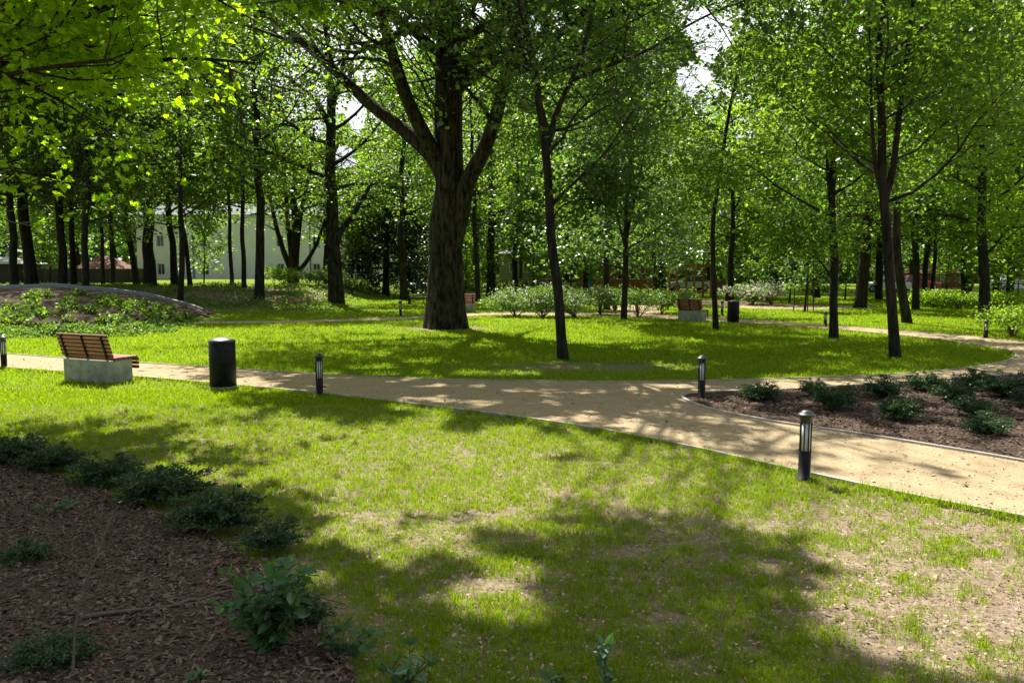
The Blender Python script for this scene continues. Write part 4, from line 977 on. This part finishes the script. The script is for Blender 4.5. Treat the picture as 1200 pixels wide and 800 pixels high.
BL = [(942, 561, 'nearest black path light with white lamp core on the grass by the sandy path'), (822, 466, 'black path light at the pointed tip of the right bark bed'), (374.5, 463, 'black path light on the grass right of the near litter bin'),
      (5, 431, 'black path light at the left edge of the photo'), (967, 382.5, 'small path light by the far path left of the slim straight tree'), (1155, 396, 'path light beside the yellow-green shrub at right'),
      (469.5, 370.5, 'distant path light left of the great oak'), (577, 364, 'distant path light right of the great oak'), (846, 370, 'distant path light between the thin curving tree and the black bin')]
for k, (u, v, lab) in enumerate(BL):
    c = bo if k == 0 else copy_tree(bo); g = gp(u, v); c.location = (g[0], g[1], 0); c.rotation_euler = (0, 0, k*.3); tag(c, lab, 'path light')
    if 380 < v < 400: c.scale = (1, 1, .8)
bo.rotation_euler = (0, R_(.6), 0)
# young staked tree
g = gp(943, 365); T('sapling', 'young thin sapling held between wooden stakes on the right lawn', 943, 365, 3, 3.6, 1.2, .9, 'leaf_grey', seed=91, K=5, prune=0)
for k in range(3):
    a = k*2.1+.4; mb = MB(); mb.tube([(0, 0, -.02), (-.04*cos(a), -.04*sin(a), 1.5)], [.035, .032], 8)
    o = mb.build('stake', M['dark_timber']); o.location = (g[0]+.55*cos(a), g[1]+.55*sin(a), 0); tag(o, 'wooden stake around the young sapling', 'stake', 'stakes around the sapling')
# playground
def frame(name, lab, u, v, w, h, n, dep=1.6, cat='climbing frame', roof=True):
    g = gp(u, v); r = empty(name, (*g, 0), R_(8)); tag(r, lab, cat)
    for i in range(n):
        for j in (0, 1):
            mb = MB(); mb.box((-w/2+w*i/(n-1), j*dep, h/2), (.14, .14, h), bev=.01); mb.build('post', M['play_wood'], r)
    for j in (0, 1): MB().box((0, j*dep, h+.06), (w+.3, .12, .12)).build('beam', M['play_wood'], r)
    if roof:
        for i in range(n*2-1): MB().box((-w/2+w*i/(2*n-2), dep/2, h+.16), (.08, dep+.4, .07)).build('rafter', M['play_wood'], r)
    MB().box((-w*.3, -.02, .35), (w*.36, .06, .5)).build('panel', M['play_wood'], r); MB().box((w*.25, .4, .45), (w*.3, .8, .08)).build('platform', M['play_wood'], r)
    return r
frame('timber_pergola', 'orange-brown wooden pergola-like play frame beyond the far path', 813, 349, 2.6, 2.25, 3)
frame('climbing_frame', 'larger orange-brown timber frame behind the flowering shrubs', 745, 344, 4.6, 2.0, 5, dep=2.2)
r = empty('play_house', (*gp(701, 343), 0)); tag(r, 'small blue and red play panel unit seen between the middle shrubs', 'play house')
mb = MB(); mb.box((-.9, 0, .7), (.9, .1, 1.1)); mb.build('panel', M['blue_paint'], r); mb = MB(); mb.box((.1, 0, .6), (.9, .1, .9)); mb.build('panel', M['red_paint'], r)
for x in (-1.4, -.4, .6):
    mb = MB(); mb.box((x, 0, .9), (.12, .14, 1.8)); mb.build('post', M['play_wood'], r)
# parked cars
def car(name, lab, u, Yd, rz, paint, L=4.3, H=1.45, cat='car', van=False):
    x = (u-600)/F*Yd; r = empty(name, (x, Yd, tz(x, Yd)), rz); tag(r, lab, cat); W_ = 1.74
    if van: prof = [(-L/2, .35), (-L/2, 1.9), (-L/2+.15, 2.05), (L/2-1.5, 2.05), (L/2-.75, 1.3), (L/2-.05, 1.05), (L/2, .35)]
    else: prof = [(-L/2, .32), (-L/2+.02, .78), (-L/2+.15, .92), (L/2-1.25, .93), (L/2-.15, .76), (L/2, .58), (L/2, .32)]
    bm = MB(); n = len(prof); V = []
    for yy, s in ((-W_/2, .97), (-W_/2+.12, 1), (W_/2-.12, 1), (W_/2, .97)): V += [[p[0]*s, yy, p[1] if s == 1 else .32+(p[1]-.32)*.94] for p in prof]
    F_ = [list(range(n)), list(range(3*n, 4*n))[::-1]]+[[j*n+k, (j+1)*n+k, (j+1)*n+(k+1) % n, j*n+(k+1) % n] for j in range(3) for k in range(n)]
    bm.add(V, F_); bm.build('body', M[paint], r)
    if not van:
        cb_ = [(-L/2+.5, .92), (-L/2+.95, H-.04), (L/2-2.2, H-.04), (L/2-1.35, .92)]
        bm = MB(); V = []
        for yy, s in ((-W_/2+.06, 0), (-W_/2+.2, 1), (W_/2-.2, 1), (W_/2-.06, 0)): V += [[p[0], yy if p[1] < 1 else yy*.88, p[1]] for p in cb_]
        n = 4; F_ = [[0, 1, 2, 3], [12, 15, 14, 13]]+[[j*n+k, (j+1)*n+k, (j+1)*n+(k+1) % n, j*n+(k+1) % n] for j in range(3) for k in range(n)]
        bm.add(V, F_); bm.build('windows', M['glass'], r)
        bm = MB(); bm.box(((-L/2+.95+L/2-2.2)/2, 0, H-.02), (L-3.2, W_*.78, .05), bev=.02)
        for x_ in (-L/2+.95, 0, L/2-2.2): 
            for s in (-1, 1): bm.box((x_, s*.76, 1.16), (.07, .05, .5))
        bm.build('roof', M[paint], r)
    else:
        bm = MB(); bm.box((L/2-1.6, 0, 1.55), (.9, W_+.01, .45)); bm.build('windows', M['glass'], r)
    for x_ in (-L/2+.8, L/2-.8):
        for s in (-1, 1):
            bm = MB(); bm.tube([(x_, s*(W_/2-.1), .32), (x_, s*(W_/2+.02), .32)], [.32, .32], 20); w_ = bm.build('wheel', M['tyre'], r)
            bm = MB(); bm.tube([(x_, s*(W_/2), .32), (x_, s*(W_/2+.03), .32)], [.19, .19], 16); bm.build('rim', M['silver_paint'], w_)
    for s in (-1, 1):
        bm = MB(); bm.box((L/2-.05, s*.62, .66), (.12, .3, .13), bev=.02); bm.build('headlight', M['diffuser'], r)
        bm = MB(); bm.box((-L/2+.02, s*.66, .75), (.08, .22, .14), bev=.02); bm.build('tail_light', M['red_paint'], r)
    return r
car('parked_car', 'silver car seen through the orange wooden play frame', 806, 78, R_(185), 'silver_paint')
car('parked_car', 'pale silver car left of the leaning right-hand tree beyond the trunks', 1035, 74, R_(178), 'white_paint')
car('parked_car', 'red car parked between the two trunks at right', 1072, 80, R_(8), 'red_paint')
car('delivery_van', 'white van behind the bright low leaves at far right', 1198, 70, R_(172), 'white_paint', L=5.2, van=True, cat='van')
# sunshade
# ------------------------------------------------------------ buildings and walls
def house(name, lab, x0, x1, y, z0, h, dep, wallm, wins, roofm='roof', rh=2.5, plinth=None, cat='house', ws=(1.0, 1.5), pipe=None):
    r = empty(name, ((x0+x1)/2, y, z0)); tag(r, lab, cat); w = x1-x0
    mb = MB(); 
    # wall with real openings: strips around windows
    xs = sorted(set([-w/2, w/2]+[v for a, b in wins for v in (a-ws[0]/2, a+ws[0]/2)])); zs = sorted(set([-1, h]+[v for a, b in wins for v in (b, b+ws[1])]))
    for i in range(len(xs)-1):
        for j in range(len(zs)-1):
            cx, cz = (xs[i]+xs[i+1])/2, (zs[j]+zs[j+1])/2
            if any(abs(cx-a) < ws[0]/2 and b < cz < b+ws[1] for a, b in wins): continue
            mb.add([[xs[i], 0, zs[j]], [xs[i+1], 0, zs[j]], [xs[i+1], 0, zs[j+1]], [xs[i], 0, zs[j+1]]], [[0, 1, 2, 3]])
    mb.add([[-w/2, 0, -1], [-w/2, dep, -1], [w/2, dep, -1], [w/2, 0, -1], [-w/2, 0, h], [-w/2, dep, h], [w/2, dep, h], [w/2, 0, h]], [[0, 4, 5, 1], [1, 5, 6, 2], [2, 6, 7, 3]])
    mb.build('wall', M[wallm], r)
    mb = MB(); e = .5
    mb.add([[-w/2-e, -e, h], [w/2+e, -e, h], [w/2+e, dep+e, h], [-w/2-e, dep+e, h], [-w/2+1.5, dep/2, h+rh], [w/2-1.5, dep/2, h+rh]], [[0, 1, 5, 4], [2, 3, 4, 5], [1, 2, 5], [3, 0, 4], [3, 2, 1, 0]])
    mb.build('roof', M[roofm], r)
    for a, b in wins:
        mb = MB(); q = .07
        mb.box((a, .10, b+q/2), (ws[0], .08, q)); mb.box((a, .10, b+ws[1]-q/2), (ws[0], .08, q)); mb.box((a-ws[0]/2+q/2, .10, b+ws[1]/2), (q, .081, ws[1]-2*q)); mb.box((a+ws[0]/2-q/2, .10, b+ws[1]/2), (q, .081, ws[1]-2*q)); mb.box((a, .10, b+ws[1]/2), (.06, .079, ws[1]-2*q))
        f = mb.build('window', M['frame_white'], r); mb = MB(); mb.box((a, .15, b+ws[1]/2), (ws[0]-.01, .02, ws[1]-.01)); mb.build('pane', M['glass'], f)
    if plinth: mb = MB(); mb.box((0, -.05, plinth/2-.5), (w+.06, .1, plinth+1)); mb.build('plinth', M['tan_wall'], r)
    for p in (pipe or []): mb = MB(); mb.tube([(p, -.1, 0), (p, -.1, h)], [.07, .07], 8); mb.build('downpipe', M['grey_wall'], r)
    return r
wx = lambda u, d: (u-600)/F*d
yb_ = 96; x0, x1 = wx(163, yb_), wx(437, yb_); mx_ = (x0+x1)/2
wins = [(wx(u, yb_)-mx_, z) for u in (190.5, 242, 330, 372, 412) for z in (1.6, 4.9)]
house('white_house', 'long white rendered house seen between the trunks at left', x0, x1, yb_, -.2, 8.6, 10, 'white_wall', wins, roofm='grey_wall', rh=1.6, plinth=.9, ws=(.85, 1.3), pipe=[wx(229, yb_)-mx_, wx(365, yb_)-mx_])
house('low_house', 'low building with a red tiled roof at far left behind the trunks', wx(92, 88), wx(128, 88), 88, 0, 2.1, 6, 'tan_wall', [], rh=1.6)
house('shed', 'dark timber shed with a pale roof at the left edge', wx(-70, 66), wx(14, 66), 66, .4, 2.1, 5, 'dark_timber', [], roofm='concrete', rh=.6, cat='shed')
house('grey_house', 'grey-blue building with windows beyond the brick wall right of the oak', wx(585, 112), wx(648, 112), 112, 0, 4.2, 8, 'grey_wall', [(-1.8, 1.6), (0.2, 1.6), (2.2, 1.6)], roofm='grey_wall', rh=1.0, ws=(1.1, 1.4))
house('red_building', 'low red-brown building behind the trunks at right', wx(1086, 92), wx(1140, 92), 92, -.3, 1.9, 6, 'brick', [(-1.2, .8), (1.4, .8)], rh=1.0, cat='building', ws=(1.0, .9))
def wall(name, lab, xa, xb, y, h, m, posts=0, cat='wall', z=0):
    mb = MB(); r = empty(name, ((xa+xb)/2, y, z)); tag(r, lab, cat); w = xb-xa
    mb.box((0, 0, h/2-.1), (w, .22, h+.2)); mb.build('panel', M[m], r); mb = MB(); mb.box((0, 0, h+.03), (w+.05, .30, .06)); mb.build('coping', M['concrete' if m == 'brick' else m], r)
    for k in range(posts):
        mb = MB(); mb.box((-w/2+w*k/(posts-1), -.13, h/2), (.14, .06, h+.15)); mb.build('post', M[m], r)
wall('brick_wall', 'low brown brick wall across the back of the park in the middle', wx(520, 88), wx(850, 88), 88, .95, 'brick')
wall('timber_fence', 'dark timber fence along the back of the bank at left', wx(-90, 68), wx(172, 68), 68, 1.35, 'dark_timber', 14, 'fence', .7)
wall('park_wall', 'tan wall at the foot of the white house', wx(150, 84), wx(206, 84), 84, 1.0, 'tan_wall', 0, 'wall', .1)
# rail fence at far right
r = empty('rail_fence', (wx(1195, 66), 66, 0)); tag(r, 'dark rail fence at the right edge beyond the lawn', 'fence')
for k in range(6): mb = MB(); mb.box((-3+k*1.4, 0, .5), (.08, .08, 1.0)); mb.build('post', M['dark_timber'], r)
for z in (.45, .9): mb = MB(); mb.box((.5, -.05, z), (7.2, .04, .08)); mb.build('rail', M['dark_timber'], r)

# ------------------------------------------------------------ grass, chips, litter
def blades(n, y0, y1, dens_y, hfun, wfun, seed, name, lab, thin=1.0, xk=.72):
    rng = np.random.RandomState(seed)
    # screen-even scattering: denser close by
    u = rng.rand(n); a = dens_y
    y = (y0**(2-a)+u*(y1**(2-a)-y0**(2-a)))**(1/(2-a)) if a != 2 else y0*(y1/y0)**u
    x = (rng.rand(n)*2-1)*(y*xk+.6)
    ok = ~is_path(x, y) & ~inpoly(x, y, bed_r) & ~inpoly(x, y, bed_l)
    for P in back_path: ok &= ~inpoly(x, y, P)
    ok &= (((x+19.5)/7.2)**2+((y-33.5)/6.2)**2 > 1.02)
    b = bare(x, y); cl = vn(x*7, y*7)*.6+vn(x*2.3, y*2.3)*.4
    ok &= rng.rand(n) < np.clip((1-b)*thin+.25-(1-cl)*.95*(b > .05)*np.clip(b*2.2, 0, 1), 0.0, 1)
    ok &= cl > np.clip(b*1.05-.12, 0, .8)
    x, y, cl, b = x[ok], y[ok], cl[ok], b[ok]; n = len(x)
    z = terrain(x, y)-.01; h = hfun(y)*(.5+.9*rng.rand(n))*(.6+.7*cl); w = wfun(y)*(.7+.6*rng.rand(n))
    th = rng.rand(n)*2*pi; ln = h*(.25+.75*rng.rand(n)); ld = rng.rand(n)*2*pi
    B_ = np.column_stack([x, y, z]); wv = np.column_stack([np.cos(th), np.sin(th), 0*th])*w[:, None]/2
    l = np.column_stack([np.cos(ld), np.sin(ld), 0*ld])*ln[:, None]; up = np.column_stack([0*h, 0*h, h])
    V = np.stack([B_-wv, B_+wv, B_+up*.6+l*.35+wv*.75, B_+up*.6+l*.35-wv*.75, B_+up*.95+l], 1).reshape(-1, 3)
    i = np.arange(n)[:, None]*5
    tag(link(name, npmesh(name, V, [i+np.array([[0, 1, 2, 3]]), i+np.array([[3, 2, 4]])]), M['grass_blade']), lab, 'grass', kind='stuff')
    return n
def tufts(nt, per, y0, y1, seed, name, lab, m, straw=False):
    rng = np.random.RandomState(seed); y = y0*(y1/y0)**(rng.rand(nt)**.92); x = (rng.rand(nt)*2-1)*(y*.72+.5)
    b = bare(x, y); cl = .55*vn(x*6+3, y*6)+.45*vn(x*2.1, y*2.1+8)
    ok = ~is_path(x, y) & ~inpoly(x, y, bed_r) & ~inpoly(x, y, bed_l) & ((cl > b*.95-.27+.42*rng.rand(nt)**1.3) | (rng.rand(nt) < .10)) & (rng.rand(nt) < 1.05-b*.62)
    x, y, cl, b = x[ok], y[ok], cl[ok], b[ok]; n = len(x); k = per
    big = (.55+.8*rng.rand(n))*(.75+.5*cl)*(1-.45*b)
    X_ = np.repeat(x, k)+rng.normal(size=n*k)*.016; Y_ = np.repeat(y, k)+rng.normal(size=n*k)*.016; G = np.repeat(big, k); n = len(X_)
    h = (.039 if not straw else .03)*G*(.45+.9*rng.rand(n)); w = (.0028+.00026*Y_)*(.7+.6*rng.rand(n))
    th = rng.rand(n)*2*pi; ld = rng.rand(n)*2*pi; ln = h*(.15+(1.0 if not straw else 2.2)*rng.rand(n)**1.3)
    B_ = np.column_stack([X_, Y_, terrain(X_, Y_)-.012]); wv = np.column_stack([np.cos(th), np.sin(th), 0*th])*w[:, None]/2
    l = np.column_stack([np.cos(ld), np.sin(ld), 0*ld])*ln[:, None]; up = np.column_stack([0*h, 0*h, h+.012])
    V = np.stack([B_-wv, B_+wv, B_+up*.62+l*.3+wv*.7, B_+up*.62+l*.3-wv*.7, B_+up*.93+l], 1).reshape(-1, 3); i = np.arange(n)[:, None]*5
    tag(link(name, npmesh(name, V, [i+np.array([[0, 1, 2, 3]]), i+np.array([[3, 2, 4]])]), M[m]), lab, 'grass', kind='stuff'); return n
M['straw'] = mat('straw', (.30, .24, .11), .8, .2, isl=(.20, .22, .05), transl=((1.3, 1.2, .9), .3), noise=(3, (.36, .28, .16), 2))
n1 = tufts(105000, 7, 3.2, 14, 1, 'grass', 'thin sunlit young grass in patches over bare soil in the foreground', 'grass_blade')
tufts(30000, 5, 3.2, 12, 8, 'grass', 'dry straw-coloured grass between the green tufts in the foreground', 'straw', True)
n2 = blades(330000, 12.5, 60, 1.7, lambda y: .06+.0004*y, lambda y: .0008*y, 2, 'grass', 'even bright green lawn grass beyond the path and round the oak')
# denser fringe along kerbs and thing feet
rng = np.random.RandomState(5); pts = []
for P, sgn in ((near_edge, 1),):
    seg = P[(P[:, 1] < 22)]; i = rng.randint(0, len(seg)-1, 9000); t = rng.rand(9000)[:, None]; q = seg[i]*(1-t)+seg[i+1]*t; pts.append(q-np.array([0, 1])*(.03+abs(rng.normal(size=(9000, 1)))*.07))
q = np.concatenate(pts); cl = vn(q[:, 0]*5, q[:, 1]*5); q = q[(cl > .45+.12*sst(2, 7, q[:, 0])) & ~is_path(q[:, 0], q[:, 1])]; n = len(q); h = .04+.05*rng.rand(n); th = rng.rand(n)*2*pi; w = .006
B_ = np.column_stack([q, q[:, 0]*0]); wv = np.column_stack([np.cos(th), np.sin(th), th*0])*w/2; l = rng.normal(size=(n, 3))*[.02, .02, 0]; up = np.column_stack([0*h, 0*h, h])
V = np.stack([B_-wv, B_+wv, B_+up+l], 1).reshape(-1, 3)
tag(link('grass', npmesh('grass', V, [np.arange(n*3).reshape(-1, 3)]), M['grass_blade']), 'ragged grass fringe along the kerb of the near path edge', 'grass', kind='stuff')
def chips(n, fn, size, m, name, lab, seed, zoff=.02, zf=None, asp=.35):
    rng = np.random.RandomState(seed); x, y = fn(rng, n); n = len(x)
    L = size*(.4+1.1*rng.rand(n)**1.5); Wd = L*asp*(.5+rng.rand(n)); a = rng.rand(n)*2*pi; tl = rng.normal(size=(n, 2))*.35
    d = np.column_stack([np.cos(a), np.sin(a), tl[:, 0]]); e = np.column_stack([-np.sin(a), np.cos(a), tl[:, 1]]); z = (zf(x, y) if zf else 0*x)+zoff+rng.rand(n)*size*.35
    c = np.column_stack([x, y, z]); d = d*L[:, None]/2; e = e*Wd[:, None]/2; up = np.zeros((n, 3)); up[:, 2] = L*.09*rng.rand(n)
    V = np.stack([c-d-e, c-e*1.1+up, c+d-e*.8, c+d*1.05+e, c+e+up, c-d*.9+e], 1).reshape(-1, 3); i = np.arange(n)[:, None]*6
    tag(link(name, npmesh(name, V, [i+np.array([[0, 1, 4, 5]]), i+np.array([[1, 2, 3, 4]])]), M[m]), lab, 'bark chips' if m == 'chip' else 'leaf litter', kind='stuff')
def inbed(P, x0, x1, y0, y1):
    def f(rng, n):
        x = x0+rng.rand(n)*(x1-x0); y = y0+rng.rand(n)*(y1-y0); k = inpoly(x, y, P); return x[k], y[k]
    return f
zl = lambda x, y: .02+.05*fbm(x*2, y*2)
chips(130000, inbed(bed_l, -9, .6, 2.5, 10.5), .032, 'chip', 'bark_chips', 'brown shredded bark covering the left bed', 21, .0, zl)
chips(60000, inbed(bed_r, 2.5, 13, 7.5, 15.5), .042, 'chip', 'bark_chips', 'reddish-brown bark chips covering the right bed', 22, .012, None)
def lit_(rng, n):
    y = 3.3*(13/3.3)**rng.rand(n); x = (rng.rand(n)*2-1)*y*.72; b = bare(x, y); k = (rng.rand(n) < .12+b*1.2) & ~is_path(x, y) & ~inpoly(x, y, bed_l) & ~inpoly(x, y, bed_r); return x[k], y[k]
chips(34000, lit_, .018, 'litter', 'leaf_litter', 'scattered dry bits and dead leaves lying in the foreground grass', 23, .003, None, .5)
def onpath(rng, n):
    y = 6*(22/6)**rng.rand(n); x = (rng.rand(n)*2-1)*y*.75; k = is_path(x, y); return x[k], y[k]
chips(26000, onpath, .016, 'pebble', 'loose_grit', 'loose grit and pebbles scattered over the sandy path', 31, .006, None, .8)
chips(1600, onpath, .045, 'litter', 'fallen_leaves', 'a few dry leaves and twigs lying on the sandy path', 32, .008, None, .45)
print('grass', n1, n2, 'total build', time.time()-t0)
